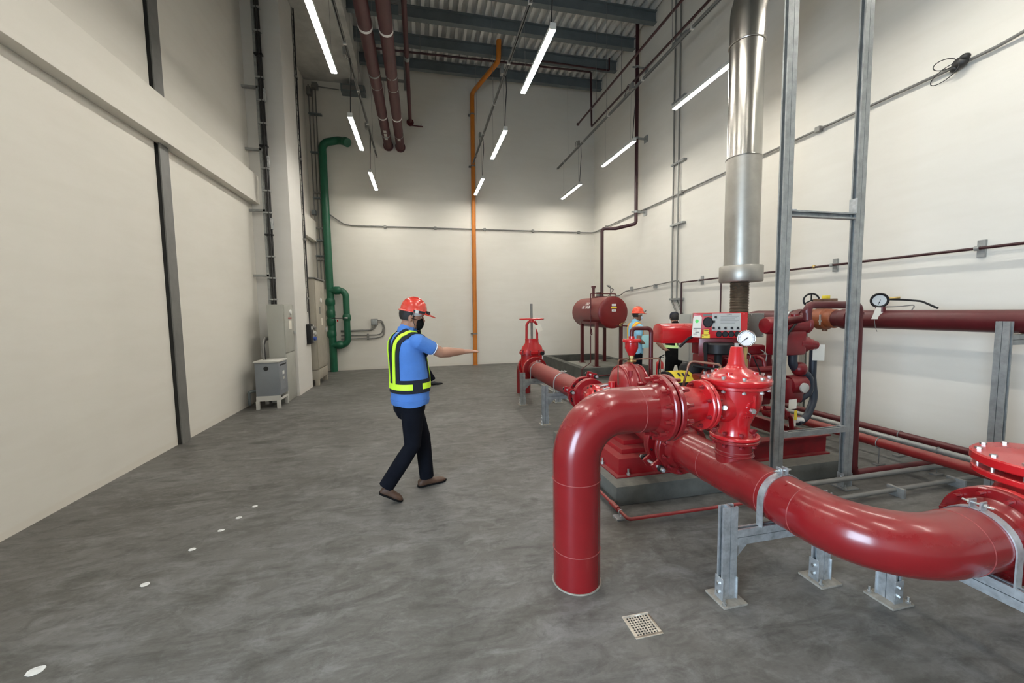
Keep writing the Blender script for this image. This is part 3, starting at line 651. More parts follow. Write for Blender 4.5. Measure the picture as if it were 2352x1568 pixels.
for x, z in ((3.0, .70), (3.16, .70)): MB().lathe([(.04, 0), (.05, .01), (.05, .15), (.042, .165), (.012, .167)], (x, ey-.33, z), (0, 0, 1), 20).obj('oil_filter', M_WHITE if x > 3.1 else M_BLACK, t)
for k, pts in enumerate(([(2.70, ey-.26, .92), (2.85, ey-.32, .97), (3.05, ey-.30, .93), (3.2, ey-.34, .98)], [(2.62, ey-.25, 1.05), (2.78, ey-.34, 1.02), (3.0, ey-.36, 1.04)], [(2.75, ey-.3, .85), (2.95, ey-.36, .86), (3.2, ey-.33, .84), (3.4, ey-.3, .9)])):
    MB().tube(pts, .016-.002*k, 10, bend=.06).obj('hose', M_RUBBER, t)
for k, pts in enumerate(([(2.72, ey-.3, 1.28), (2.73, ey-.30, 1.02), (2.72, ey-.3, .86)], [(2.75, ey-.36, .82), (2.8, ey-.42, .90), (2.95, ey-.40, 1.0)], [(3.28, ey-.3, 1.12), (3.34, ey-.34, .95), (3.30, ey-.32, .78)])):
    MB().tube(pts, .017 if k == 0 else .006, 8, bend=.05).obj('harness', M_RUBBER if k != 1 else M_REDE, t)
MB().box(3.17, 3.32, ey-.33, ey-.22, .72, .92).obj('injection_pump', M_REDE, t, .02)
MB().cyl((3.30, ey-.30, .86), (3.48, ey-.30, .86), .075, n=24).obj('starter', M_REDE, t, .01)
# front end: alternator, pulley, water pump, heat exchanger
MB().cyl((3.70, ey-.30, .80), (3.90, ey-.30, .80), .105, n=28).obj('alternator', M_REDE, t, .012)
MB().ball((3.84, ey-.32, .97), (.075, .075, .075), 20, 12).obj('water_pump', M_REDE, t)
pl = MB(); pl.prism([(0, .0), (.22, .0), (.24, .1), (.20, .20), (.12, .26), (0, .26)][::1], (3.62, ey-.38, .62), (1, 0, 0), (0, 0, 1), (0, .40, 0)); pl.obj('front_housing', M_REDE, t, .04)
MB().lathe([(.03, 0), (.05, .01), (.05, .03), (.02, .036)], (3.80, ey-.40, .79), (0, -1, 0), 20).obj('cap', M_LIGHTGREY, t)
MB().cyl((3.62, ey-.05, .92), (3.72, ey-.05, .92), .14, n=32).obj('pulley', M_REDE, t, .008)
hx = MB(); hx.lathe([(.02, -.02), (.075, -.012), (.088, .02), (.088, .46), (.095, .465), (.095, .50), (.03, .51)], (3.42, 3.42, 1.43), (1, 0, 0), 32); hx.obj('expansion_tank', M_REDE, t)
MB().cyl((3.78, 3.42, 1.50), (3.78, 3.42, 1.54), .04, n=18).obj('filler_cap', M_REDE, t)
MB().box(3.52, 3.86, 3.34, 3.52, 1.12, 1.37).obj('exchanger_head', M_REDE, t, .03)
MB().lathe([(.085, 0), (.085, .12), (.06, .15), (.06, .20), (.045, .21), (.045, .26), (.02, .265)], (3.80, 3.42, 1.24), (1, 0, -.12), 24).obj('exchanger_nose', M_REDE, t)
MB().tube([(3.84, 3.40, 1.50), (3.72, 3.33, 1.47), (3.60, 3.32, 1.36), (3.5, 3.3, 1.22)], .012, 8, bend=.06).obj('hose', M_RUBBER, t)
MB().tube([(3.76, 3.41, 1.15), (3.76, 3.41, 1.0), (3.97, 3.40, .88), (3.98, 3.40, .72), (3.86, 3.42, .64)], .043, 18, bend=.10, bs=8).obj('coolant_hose', M_HOSE, t)
MB().tube([(4.13, 3.50, 1.22), (4.13, 3.50, .86), (4.12, 3.46, .62), (3.98, 3.42, .43), (3.84, 3.40, .40)], .036, 18, bend=.25, bs=9).obj('coolant_hose', M_HOSE, t)
MB().obox((4.105, 3.42, 1.13), (.82, -.57, 0), (0, 0, 1), (.57, .82, 0), .052, .085, .0015).obj('paper_tag', M_PAPER, t)
MB().cyl((3.80, 3.40, .43), (3.90, 3.40, .42), .03, n=14).obj('hose_end', M_WHITE, t)
for k, (p, mt) in enumerate((((3.66, 3.30, .63), M_PAPER), ((3.68, 3.28, .52), M_YEL), ((3.66, 3.30, .45), M_PAPER))):
    MB().obox(p, (.8, -.5, .2), (0, 0, 1), (.5, .8, 0), .035 if k != 1 else .012, .05, .0015).obj('service_tag', mt, t)
MB().tube([(3.3, 3.28, .62), (3.5, 3.26, .60), (3.62, 3.28, .50), (3.66, 3.3, .38)], .022, 10, bend=.06).obj('drain_line', M_REDE, t)
m = MB()
for x in (3.36, 3.45, 3.54): m.cyl((x, 3.24, .55), (x, 3.34, .55), .028, n=12)
m.obj('valve_row', M_REDE, t)
MB().tube([(2.52, 2.72, .50), (2.56, 2.75, .44), (2.60, 2.78, .30), (2.60, 2.85, .17)], .026, 14, bend=.1).obj('drain_hose', M_CAB2, t)
MB().box(2.70, 2.92, 3.40, 3.60, .80, .95).obj('starter_box', M_REDE, t, .02)
MB().box(2.72, 2.765, 3.385, 3.40, .84, .94).obj('relay', M_BLACK, t, .003)
MB().box(2.73, 2.755, 3.378, 3.385, .86, .92).obj('label', M_WHITE, t, smooth=0)
MB().lathe([(.06, 0), (.115, .02), (.12, .08), (.10, .12), (.03, .14)], (2.80, 3.74, .90), (0, 0, 1), 24).obj('black_cover', M_RUBBER, t)
# arched red hood left of the instrument panel
hd = []
for k in range(11): a = PI*k/10; hd.append((.12*math.cos(a), .085*math.sin(a)))
hd += [(-.12, -.125), (.12, -.125)]
tt = MB().prism(hd, (2.50, 3.90, 1.375), (.12, .99, 0), (0, 0, 1), (.50, -.03, -.005)).obj('air_intake_hood', M_REDV, None, .012, seg=2)
tag(tt, 'arched bright red sheet metal hood left of the instrument panel', 'hood')
MB().tube([(2.62, 3.68, 1.22), (2.70, 3.66, 1.30), (2.90, 3.64, 1.40)], .014, 10, bend=.1).obj('strap_hose', M_RUBBER, tt)
MB().box(2.96, 3.0, 3.84, 3.94, 1.12, 1.30).obj('bracket', M_REDE, tt, .004)
# instrument panel
t = thing('instrument_panel', 'red engine instrument panel with grey face plate, gauges and hanging tag', 'control panel', (2.86, 3.36, 1.29))
iy = 3.36
MB().box(2.53, 3.125, iy, iy+.16, 1.305, 1.575).obj('housing', M_REDV, t, .006)
MB().box(2.735, 3.05, iy-.003, iy, 1.385, 1.568).obj('face_plate', M_FACE, t, smooth=0)
MB().lathe([(.056, -.006), (.056, .010), (.050, .014), (.047, .010), (.0, .010)], (2.69, iy-.004, 1.475), (0, -1, 0), 28).obj('tachometer', M_BLACK, t)
MB().box(2.635, 2.74, iy-.002, iy, 1.538, 1.565).obj('name_strip', M_COLUMN, t, smooth=0)
for k in range(4):
    x = 2.815+k*.068; MB().lathe([(.032, -.004), (.032, .008), (.028, .012), (.026, .008), (.0, .008)], (x, iy-.003, 1.348), (0, -1, 0), 24).obj('gauge', M_BLACK, t)
for x, z in ((2.775, 1.53), (2.755, 1.48), (2.755, 1.413), (2.815, 1.413), (2.885, 1.413), (2.955, 1.413), (3.02, 1.413)):
    m = MB(); m.cyl((x, iy-.003, z), (x, iy-.012, z), .013, n=12); m.obox((x, iy-.02, z), (1, 0, .3), (0, 1, 0), (-.3, 0, 1), .006, .012, .012); m.obj('switch', M_BLACK, t)
text('CLARKE', .016, M_INK, t, (2.925, iy-.0035, 1.553), (1, 0, 0), (0, 0, 1), depth=.0004)
m = MB()
for k, z in enumerate((1.535, 1.522, 1.509, 1.492, 1.479, 1.466)): m.box(2.83, 3.03-.02*(k % 3), iy-.0038, iy-.003, z-.0018, z+.0018)
m.obj('print_lines', M_COLUMN, t, smooth=0)
for x, z in ((3.085, 1.56), (3.085, 1.325)): MB().cyl((x, iy-.006, z), (x, iy, z), .005, n=8).obj('screw', M_BOLT, t)
MB().box(2.625, 2.715, iy-.002, iy, 1.305, 1.345).obj('warning_label', M_YEL, t, smooth=0)
MB().box(2.645, 2.705, iy-.0025, iy, 1.348, 1.395).obj('warning_label', M_YEL, t, smooth=0)
m = MB(); m.box(2.65, 2.69, iy-.0032, iy-.002, 1.334, 1.341); m.cyl((2.637, iy-.0032, 1.326), (2.637, iy-.002, 1.326), .007, n=10); m.box(2.65, 2.70, iy-.0034, iy-.0025, 1.384, 1.390); m.cyl((2.695, iy-.0034, 1.362), (2.695, iy-.0025, 1.362), .005, n=8); m.obj('label_print', M_INK, t, smooth=0)
tg = MB(); tg.prism([(0, .005), (.098, 0), (.112, .215), (.095, .235), (.02, .230), (.012, .20)], (2.508, iy-.012, 1.312), (1, 0, 0), (0, 0, 1), (0, -.002, 0)); tg = tg.obj('hanging_tag', M_PAPER, t, smooth=0)
MB().lathe([(.020, 0), (.020, .001)], (2.564, iy-.0142, 1.487), (0, -1, 0), 12).obj('green_seal', M_GRN, tg)
m = MB()
m.box(2.525, 2.61, iy-.0152, iy-.0142, 1.407, 1.413); m.box(2.548, 2.59, iy-.0152, iy-.0142, 1.366, 1.372)
for z in (1.392, 1.384, 1.352, 1.344): m.box(2.525, 2.57, iy-.0150, iy-.0142, z-.001, z+.001)
m.obj('tag_print', M_INK, tg, smooth=0)
MB().box(2.60, 3.05, iy+.06, iy+.10, 1.10, 1.30).obj('mounting_plate', M_REDE, t, .004)
t.rotation_euler.z = math.radians(-32); t.scale = (.80, 1, .93); t.location = (2.90, 3.40, 1.305)
# grey junction plate right of the panel
t = thing('battery_charger_box', 'grey sheet metal box right of the red instrument panel', 'electrical box', (3.45, 3.88, 1.2))
MB().box(3.58, 3.78, 3.80, 3.96, 1.28, 1.55).obj('box', M_CONDUIT, t, .004)
for x, z in ((3.60, 1.535), (3.76, 1.535), (3.60, 1.295), (3.76, 1.295)): MB().cyl((x, 3.794, z), (x, 3.80, z), .006, n=8).obj('screw', M_BOLT, t)
MB().box(3.58, 3.61, 3.84, 3.90, 1.10, 1.28).obj('bracket', M_GALVD, t, .003)
# pump controller cabinet behind
t = thing('pump_controller', 'light grey controller cabinet behind the engine next to the person in black', 'cabinet', (3.83, 5.05, 0))
MB().box(3.69, 4.12, 4.98, 5.22, .86, 1.535).obj('body', M_CAB1, t, .006)
MB().box(3.705, 4.105, 4.968, 4.98, .875, 1.52).obj('door', M_CAB1, t, .004)
MB().lathe([(.014, 0), (.016, .012), (.006, .016)], (3.80, 4.968, 1.0), (0, -1, 0), 12).obj('lock', M_BLACK, t)
for x in (3.73, 4.08): MB().box(x-.02, x+.02, 5.05, 5.15, 0, .86).obj('leg', M_GALVD, t, smooth=0)

# ------------------------------------------------------------------ engine exhaust
ex, eyy = 3.36, 3.70
t = thing('exhaust_pipe', 'shiny stainless clad exhaust pipe rising from the engine and bending away at the top', 'exhaust pipe', (ex, eyy, 1.6))
bel = []
for i in range(61): bel.append((.085+(.010 if i % 2 else 0), .50*i/60))
MB().lathe(bel, (ex-.01, eyy, 1.42), (0, 0, 1), 32).obj('bellows', M_BELLOW, t)
MB().lathe([(.10, 0), (.205, .004), (.21, .012), (.21, .165), (.205, .172), (.168, .174)], (ex, eyy, 1.885), (0, 0, 1), 44).obj('collar', M_STEELD, t)
MB().cyl((ex, eyy, 2.02), (ex, eyy, 3.17), .167, n=44).obj('lower_cladding', M_STEELD, t)
for z in (3.17, 4.30): MB().ring((ex, eyy, z), (0, 0, 1), .168, .006, 44, 8).obj('cladding_band', M_STEEL, t)
MB().cyl((ex, eyy, 3.17), (ex, eyy, 4.36), .162, n=44).obj('upper_cladding', M_STEEL, t)
MB().tube([(ex, eyy, 4.34), (ex, eyy, 4.72), (ex+.62, eyy-.12, 5.5), (XR-.002, eyy-.12, 5.5)], .163, 40, bend=.40, bs=8).obj('elbow', M_STEEL, t)
MB().box(ex+.205, ex+.212, eyy-.02, eyy+.02, 1.89, 2.05).obj('collar_seam', M_STEEL, t)
# goal-post strut frame with rungs
t = thing('exhaust_support_frame', 'tall galvanised strut frame with two posts in front of the exhaust pipe', 'support frame', (3.28, 2.76, 0))
for x, z0 in ((2.91, .0), (3.66, 0)):
    dstrut(MB(), (x, 2.76, z0), (x, 2.76, 6.2), (1, 0, 0), .05, .043).obj('post', M_GALVD, t, smooth=0)
    base_plate(t, x, 2.76, 0, M_GALVD)
for z in (.535, 2.375, 4.62):
    strut(MB(), (2.952, 2.76, z), (3.618, 2.76, z), (0, 0, 1) if z < 1 else (0, -1, 0), .05, .045).obj('cross_bar', M_GALVD, t, smooth=0)
    for x, s in ((2.952, 1), (3.618, -1)): MB().box(x-.002 if s > 0 else x-.05, x+.05 if s > 0 else x+.002, 2.735, 2.785, z+.024, z+.03).obj('fitting', M_GALV, t, smooth=0)
for x in (3.612,):
    MB().box(x-.006, x+.004, 2.73, 2.79, 2.40, 2.52).obj('plate_fitting', M_GALV, t, smooth=0)

# ------------------------------------------------------------------ fuel tank on its bunded plinth
t = thing('tank_bund', 'dark concrete bund with a raised pad under the fuel tank', 'plinth', (4.5, 10.1, 0))
MB().box(3.64, 5.36, 8.75, 10.25, 0, .235).obj('pad', M_SLAB, t, .01)
w = MB(); w.box(3.63, 3.80, 8.74, 11.75, 0, .245); w.box(3.80, 5.37, 8.74, 8.90, 0, .245); w.box(3.80, 5.37, 11.58, 11.75, 0, .245); w.box(5.20, 5.37, 8.90, 11.58, 0, .245)
w.obj('bund_wall', M_PLINTHB, t, smooth=0)
TX, TZ, TR = 4.49, 1.545, .385
t = thing('fuel_tank', 'dark red cylindrical fuel tank lying on four legs near the back corner', 'tank', (TX, 9.6, .235))
MB().lathe([(.02, -.035), (.18, -.028), (.30, -.01), (TR-.02, 0), (TR, .02), (TR, 1.68), (TR-.02, 1.70), (.3, 1.72), (.02, 1.74)], (TX, 8.85, TZ), (0, 1, 0), 56).obj('shell', M_TANK, t)
for x in (4.14, 4.78):
    for y in (9.02, 9.92):
        MB().box(x-.035, x+.035, y-.035, y+.035, .235, TZ-.24).obj('leg', M_MAROON, t, .003)
        MB().box(x-.07, x+.07, y-.07, y+.07, .235, .247).obj('foot_plate', M_MAROON, t, .002)
    MB().box(x-.03, x+.03, 9.0, 9.95, TZ-.29, TZ-.23).obj('rail', M_MAROON, t, .003)
for k, (z, mt, w) in enumerate(((1.72, M_WHITE, .055), (1.655, M_YEL, .07), (1.59, M_WHITE, .055))):
    MB().box(TX+.0-w, TX+w, 8.812, 8.824, z-.026 if k != 1 else z-.018, z+.026 if k != 1 else z+.018).obj('label_plate', mt, t, .002)
    for dz in (.008, -.006):
        if k != 1: MB().box(TX-.035, TX+.035, 8.8105, 8.812, z+dz-.003, z+dz+.003).obj('label_print', M_COLUMN, t, smooth=0)
for body, y, a in (('DAY', 9.62, .60), ('OIL TANK', 9.62, .34)):
    e = V((-math.cos(a), 0, math.sin(a))); up = V((math.sin(a), 0, math.cos(a)))
    text(body, .115, M_TEXTW, t, V((TX, y, TZ))+e*(TR+.003), (0, -1, 0), up, depth=.002)
m = MB(); m.cyl((TX, 9.98, TZ+.36), (TX, 9.98, 2.20), .035, n=14); m.cyl((TX, 9.98, 2.20), (TX, 9.98, 2.235), .06, n=16); m.cyl((TX, 9.98, 2.175), (TX, 9.98, 2.19), .05, n=16); m.obj('fill_pipe', M_MAROON, t)
MB().box(TX-.11, TX+.20, 9.55, 9.85, TZ+.375, TZ+.41).obj('manhole', M_MAROON, t, .006)
MB().box(TX-.02, TX+.12, 9.66, 9.78, TZ+.41, TZ+.52).obj('level_box', M_CONDUIT, t, .005)
MB().tube([(TX+.2, 9.4, TZ+.36), (TX+.2, 9.4, TZ+.66), (TX+.12, 9.45, TZ+.68)], .012, 8, bend=.04).obj('level_conduit', M_CONDUIT, t)
MB().tube([(TX+.30, 9.3, TZ+.25), (TX+.30, 9.3, 2.0), (TX-.38, 9.3, 2.02), (TX-.38, 9.3, 1.02), (TX-.32, 9.35, .98), (TX-.32, 9.4, 1.14)], .013, 8, bend=.03).obj('sight_pipe', M_MAROON, t)
MB().tube([(TX-.39, 9.28, .98), (TX-.39, 9.28, .30), (3.56, 8.55, .27), (3.56, 8.55, .03)], .011, 8, bend=.03).obj('drain_pipe', M_MAROON, t)
MB().tube([(TX+.05, 8.86, TZ-.31), (TX+.22, 8.80, TZ-.32), (TX+.34, 8.76, TZ-.33), (TX+.36, 8.72, TZ-.36), (TX+.36, 8.70, .10), (3.6, 8.55, .06)], .018, 10, bend=.04).obj('fuel_line', M_MAROON, t)
m = MB(); m.ball((TX+.16, 8.80, TZ-.31), .035); m.cyl((TX+.16, 8.80, TZ-.31), (TX+.16, 8.74, TZ-.26), .014, n=8); m.obox((TX+.20, 8.72, TZ-.25), (1, 0, .2), (0, 1, 0), (0, 0, 1), .05, .01, .005); m.obj('brass_cock', M_BRASS, t)
# tank vent riser
t = thing('tank_vent_riser', 'maroon vent pipe rising from the tank, jogging to the wall and up to the roof', 'pipe', (TX+.1, 9.6, 1.9))
MB().tube([(TX+.06, 9.60, TZ+.36), (TX+.06, 9.60, 3.66), (4.86, 9.46, 3.64), (5.22, 9.12, 3.70), (5.22, 9.12, 8.4)], .042, 18, bend=.07, bs=6).obj('pipe', M_MAROOND, t)
for z in (3.98, 5.72, 7.35):
    m = MB(); m.box(5.22, XR, 9.10, 9.14, z-.02, z+.02); m.box(5.46, XR, 9.05, 9.19, z-.08, z+.08); m.cyl((5.22, 9.12, z-.025), (5.22, 9.12, z+.025), .052, n=16); m.box(5.10, 5.22, 9.11, 9.13, z-.015, z+.015); m.obj('wall_bracket', M_GALVD, t, smooth=0)
# fire extinguisher
t = thing('fire_extinguisher', 'small red fire extinguisher standing on the floor near the tank plinth', 'fire extinguisher', (4.84, 7.45, 0))
MB().lathe([(.06, 0), (.072, .01), (.075, .03), (.075, .46), (.068, .50), (.04, .535), (.024, .545), (.022, .575)], (4.84, 7.45, 0), (0, 0, 1), 28).obj('cylinder', M_REDV, t)
m = MB(); m.cyl((4.84, 7.45, .57), (4.84, 7.45, .61), .02, n=10); m.obox((4.87, 7.43, .635), (1, -.2, .55), (0, 1, 0), (-.55, 0, 1), .06, .012, .008); m.obox((4.86, 7.43, .605), (1, -.2, .0), (0, 1, 0), (0, 0, 1), .05, .012, .006); m.obj('handle', M_BLACK, t)
m = MB(); rg = []
for k in range(7): a = math.radians(205+16*k); rg.append([V((4.84+r*math.cos(a), 7.45+r*math.sin(a), z)) for r, z in ((.0765, .17), (.0765, .37), (.074, .37), (.074, .17))])
m.rings(rg); m.obj('label', M_PAPER, t)
MB().tube([(4.82, 7.40, .585), (4.77, 7.36, .55), (4.765, 7.38, .30), (4.77, 7.40, .15)], .011, 8, bend=.05).obj('hose', M_RUBBER, t)

# ------------------------------------------------------------------ floor level pipes round the plinth
def clip_supports(t, pts, axis, z, h=True):
    for x, y in pts:
        m = MB(); m.box(x-.055, x+.055, y-.03, y+.03, 0, .012); m.cyl((x, y, 0), (x, y, z), .005, n=6); m.obj('stand', M_GALVD, t)
t = thing('cooling_drain_pipe', 'thin red pipe laid on the floor around the front corner of the plinth', 'pipe', (1.47, 2.9, 0))
MB().tube([(1.47, 4.1, .05), (1.47, 2.64, .05), (2.60, 2.64, .05), (2.60, 2.64, .30)], .0135, 10, bend=.03).obj('pipe', M_REDS, t)
MB().cyl((1.47, 2.80, .05), (1.47, 2.92, .05), .021, n=12).obj('coupling', M_REDS, t)
m = MB(); m.ring((1.47, 2.76, .05), (0, 1, 0), .017, .004, 16, 6); m.cyl((1.47, 2.76, 0), (1.47, 2.76, .035), .006, n=8); m.box(1.42, 1.52, 2.72, 2.80, 0, .012); m.obj('clip', M_GALV, t)
# conduits on the floor left of plinth
t = thing('floor_conduit', 'grey conduit on the floor right of the suction pipe', 'conduit', (2.49, 5.5, 0))
MB().tube([(2.49, 5.0, .03), (2.49, 8.6, .03)], .014, 10).obj('pipe', M_GALVD, t)
for y in (5.0, 5.9, 7.0): MB().box(2.43, 2.55, y-.02, y+.02, 0, .045).obj('saddle', M_GALVD, t, .003)
# right hand group running along the right wall
t = thing('test_header_pipe', 'thick dark red header pipe at shoulder height along the right wall', 'pipe', (5.0, 3.4, 1.36))
MX, MZ, MR = 5.0, 1.462, .103
MB().tube([(MX, -3.5, MZ), (MX, 5.18, MZ), (MX-.10, 5.45, MZ-.10), (MX-.12, 5.5, .2)], MR, 36, bend=.22, bs=8).obj('pipe', M_MAROON, t)
for y in (4.43, 3.83): MB().cyl((MX, y-.05, MZ), (MX, y+.05, MZ), MR+.018, n=36).obj('grooved_coupling', M_MAROON, t, .012)
MB().cyl((MX-.055, 3.42, MZ+.08), (MX-.055, 3.42, MZ+.14), .03, n=12).obj('gauge_boss', M_MAROON, t)
t = thing('butterfly_valve', 'rust orange butterfly valve with black handwheel on the header pipe', 'valve', (MX, 4.12, MZ))
MB().lathe([(MR+.004, -.16), (MR+.014, -.15), (MR+.014, -.07), (MR+.035, -.05), (MR+.035, .05), (MR+.014, .07), (MR+.014, .15), (MR+.004, .16)], (MX, 4.12, MZ), (0, 1, 0), 36).obj('body', paint('valve_rust_orange', (.27, .07, .022), .45, .2, 9, dust=.2), t)
m = MB(); m.cyl((MX, 4.10, MZ+.10), (MX, 4.10, MZ+.22), .03, n=12); m.box(MX-.12, MX+.10, 4.03, 4.17, MZ+.215, MZ+.25); m.obj('gear_box', M_COPPER, t, .004)
MB().box(MX-.03, MX+.03, 4.07, 4.13, MZ+.25, MZ+.29).obj('indicator', M_YEL, t, .004)
m = MB(); wc = V((4.97, 4.27, MZ+.235)); m.ring(wc, (-.55, -.83, 0), .085, .011, 28, 8)
wu, ww, _ = frame((-.55, -.83, 0))
for k in range(3): a = k*2*PI/3+PI/2; m.cyl(wc, wc+(wu*math.cos(a)+ww*math.sin(a))*.083, .009, n=8)
m.cyl(wc, (MX, 4.15, MZ+.232), .010, n=8); m.obj('handwheel', M_BLACK, t)
for y in (4.06, 4.20):
    m = MB(); m.cyl((MX-.128, y, MZ-.075), (MX-.128, y, MZ+.05), .010, n=8); m.cyl((MX-.128, y, MZ-.04), (MX-.128, y, MZ-.02), .018, n=6); m.obj('bolt', M_BOLT, t)
MB().cyl((MX, 4.10, MZ-.16), (MX, 4.10, MZ-.10), .03, n=12).obj('bottom_boss', M_COPPER, t)
# flow gauge and tag
t = thing('flow_gauge', 'black rimmed round flow gauge above the header pipe on the right', 'gauge', (4.93, 3.44, 1.56))
fd = V((-.80, -.58, .02)).normalized(); fc = V((4.93, 3.44, 1.672))
MB().lathe([(.065, -.08), (.078, -.06), (.082, -.01), (.082, .01), (.073, .018), (.060, .012), (.058, .004)], fc, fd, 36).obj('case', M_BLACK, t)
MB().cyl(fc+fd*.002, fc+fd*.0055, .060, n=30).obj('dial', paint('dial_grey', (.45, .47, .46), .4, .03), t)
fu, fw2, _ = frame(fd)
m = MB(); m.obox(fc+fd*.007-fw2*.02, (fu*.3+fw2), fd.cross(fu*.3+fw2), fd, .03, .002, .001); m.cyl(fc+fd*.006-fw2*.022, fc+fd*.010-fw2*.022, .007, n=8); m.obj('needle', M_INK, t)
MB().box(4.955, 5.01, 3.44, 3.50, 1.555, 1.63).obj('bracket', M_MAROON, t, .004)
MB().tube([(4.99, 3.38, 1.68), (5.05, 3.30, 1.675), (5.08, 3.15, 1.655), (5.06, 3.0, 1.58)], .010, 8, bend=.1).obj('sensing_tube', M_RUBBER, t)
MB().tube([(4.97, 3.40, 1.60), (5.02, 3.28, 1.605), (5.05, 3.18, 1.62), (5.03, 3.2, 1.565)], .006, 8, bend=.03).obj('sensing_tube', M_CONDUIT, t)
MB().cyl((4.98, 3.39, 1.69), (5.03, 3.31, 1.70), .012, n=8).obj('bleed_cock', M_BRASS, t)
tg = MB().prism([(0, 0), (.085, 0), (.115, .125), (.035, .13)], (4.855, 3.46, 1.468), (.80, -.60, 0), (0, 0, 1), (-.0012, -.0016, 0)).obj('paper_tag', M_PAPER, t, smooth=0)
MB().tube([(4.87, 3.44, 1.47), (4.875, 3.43, 1.38), (4.89, 3.42, 1.33)], .003, 6).obj('tag_string', M_CONDUIT, t)
# cooling water pipe beside the frame
t = thing('cooling_water_pipe', 'dark red pipe standing beside the right frame post and bending to the engine', 'pipe', (3.87, 2.86, 0))
MB().tube([(3.78, 3.34, 1.40), (3.30+.02, 2.88, 1.50), (3.31, 2.88, 1.63), (3.89, 2.88, 1.625), (3.89, 2.86, .06), (6.0-.55, 2.86, .06)][1:], .033, 18, bend=.055, bs=6).obj('pipe', M_MAROON, t)
for c, a in (((3.31, 2.88, 1.575), (0, 0, 1)), ((3.89, 2.88, 1.55), (0, 0, 1)), ((3.89, 2.865, .12), (0, 0, 1))): MB().cyl(V(c)-V(a)*.012, V(c)+V(a)*.012, .040, n=18).obj('socket_rim', M_MAROON, t)
MB().tube([(3.31, 2.88, 1.52), (3.36, 3.1, 1.48), (3.5, 3.38, 1.45)], .033, 16, bend=.1).obj('branch', M_MAROON, t)
def run(name, label, cat, pts, r, mat, clips=(), bend=.05, zc=None):
    t = thing(name, label, cat, pts[0]); MB().tube(pts, r, 14, bend=bend).obj('pipe', mat, t)
    for (x, y) in clips:
        z = zc if zc is not None else pts[0][2]
        m = MB(); m.box(x-.05, x+.05, y-.03, y+.03, 0, .012); m.cyl((x, y, 0), (x, y, z), .005, n=6); m.ring((x, y, z), (0, 1, 0), r+.004, .005, 18, 6); m.obj('stand', M_CONDUIT, t)
    return t
run('floor_pipe', 'thick red floor pipe nearest to us along the right wall', 'pipe', [(4.50, -3, .23), (4.50, 6.2, .23)], .048, M_REDS, [(4.50, 3.07), (4.50, 5.0)])
run('floor_pipe', 'grey conduit between the two red floor pipes along the right wall', 'conduit', [(4.76, -3, .23), (4.76, 6.6, .23)], .030, M_GALVD, [(4.76, 2.75), (4.76, 4.9)])
run('floor_pipe', 'dark maroon floor pipe closest to the right wall', 'pipe', [(4.97, -3, .235), (4.97, 7.3, .235)], .036, M_MAROON, [(4.97, 3.2), (4.97, 5.2)])
t = thing('cross_conduit', 'pair of pale dusty conduits crossing the floor right of the frame', 'conduit', (4.4, 2.7, 0))
MB().tube([(2.95, 2.68, .115), (3.4, 2.68, .115), (5.3, 2.69, .115)], .022, 12, bend=.1).obj('conduit', M_CONDUIT, t)
MB().tube([(2.9, 2.50, .055), (5.3, 2.54, .055)], .019, 12).obj('conduit', M_CONDUIT, t)
for x in (3.9, 4.6): MB().box(x-.015, x+.015, 2.45, 2.58, 0, .08).obj('saddle', M_GALVD, t, .003)
# posts carrying the header pipe
def trapeze(y, label, mat):
    t = thing('pipe_trestle', label, 'pipe support', (4.95, y, 0))
    dstrut(MB(), (4.745, y, 0), (4.745, y, 1.47), (0, 1, 0), .05, .041).obj('post', mat, t, smooth=0)
    dstrut(MB(), (5.27, y, 0), (5.27, y, 1.45), (0, 1, 0), .05, .041).obj('post', mat, t, smooth=0)
    dstrut(MB(), (4.77, y, MZ-MR-.045), (5.245, y, MZ-MR-.045), (0, 0, 1), .045, .041).obj('cross_beam', mat, t, smooth=0)
    MB().box(5.20, 5.34, y-.03, y+.03, .62, .66).obj('bracket', mat, t, smooth=0)
    rg = []
    for k in range(17):
        a = -.2+(PI+.4)*k/16; rg.append([V((MX+r*math.cos(a), yy, MZ+r*math.sin(a))) for r, yy in ((MR+.006, y-.085), (MR+.006, y-.045), (MR+.001, y-.045), (MR+.001, y-.085))])
    MB().rings(rg).obj('clamp', M_GALV, t)
trapeze(2.36, 'galvanised post trestle carrying the header pipe at the right edge', M_GALVD)
trapeze(4.62, 'pale post trestle carrying the header pipe behind the engine', M_CAB1)

# ------------------------------------------------------------------ right wall services
t = thing('sensing_line', 'thin maroon sensing pipe along the right wall above the header pipe', 'pipe', (5.4, 5, 2.165))
sl = MB(); sl.tube([(5.40, -3.5, 2.165), (5.40, 7.56, 2.165), (5.40, 7.56, 1.25)], .015, 10, bend=.02); sl.obj('pipe', M_MAROOND, t)
MB().tube([(5.40, 6.41, 2.165), (5.40, 6.41, 1.4)], .014, 10).obj('drop', M_MAROOND, t)
for y in (7.0, 4.37, 2.92, 1.2, -.5):
    m = MB(); m.box(5.452, XR, y-.03, y+.03, 2.08, 2.25); m.box(5.39, 5.46, y-.012, y+.012, 2.15, 2.18); m.cyl((5.40, y-.018, 2.165), (5.40, y+.018, 2.165), .024, n=12); m.obj('wall_bracket', M_GALVD, t, smooth=0)
MB().ball((5.40, 4.62, 2.17), .026).obj('union', M_BRASS, t)
t = thing('wall_conduit', 'grey conduit running round the back wall and along the right wall', 'conduit', (2, 12.1, 4.05))
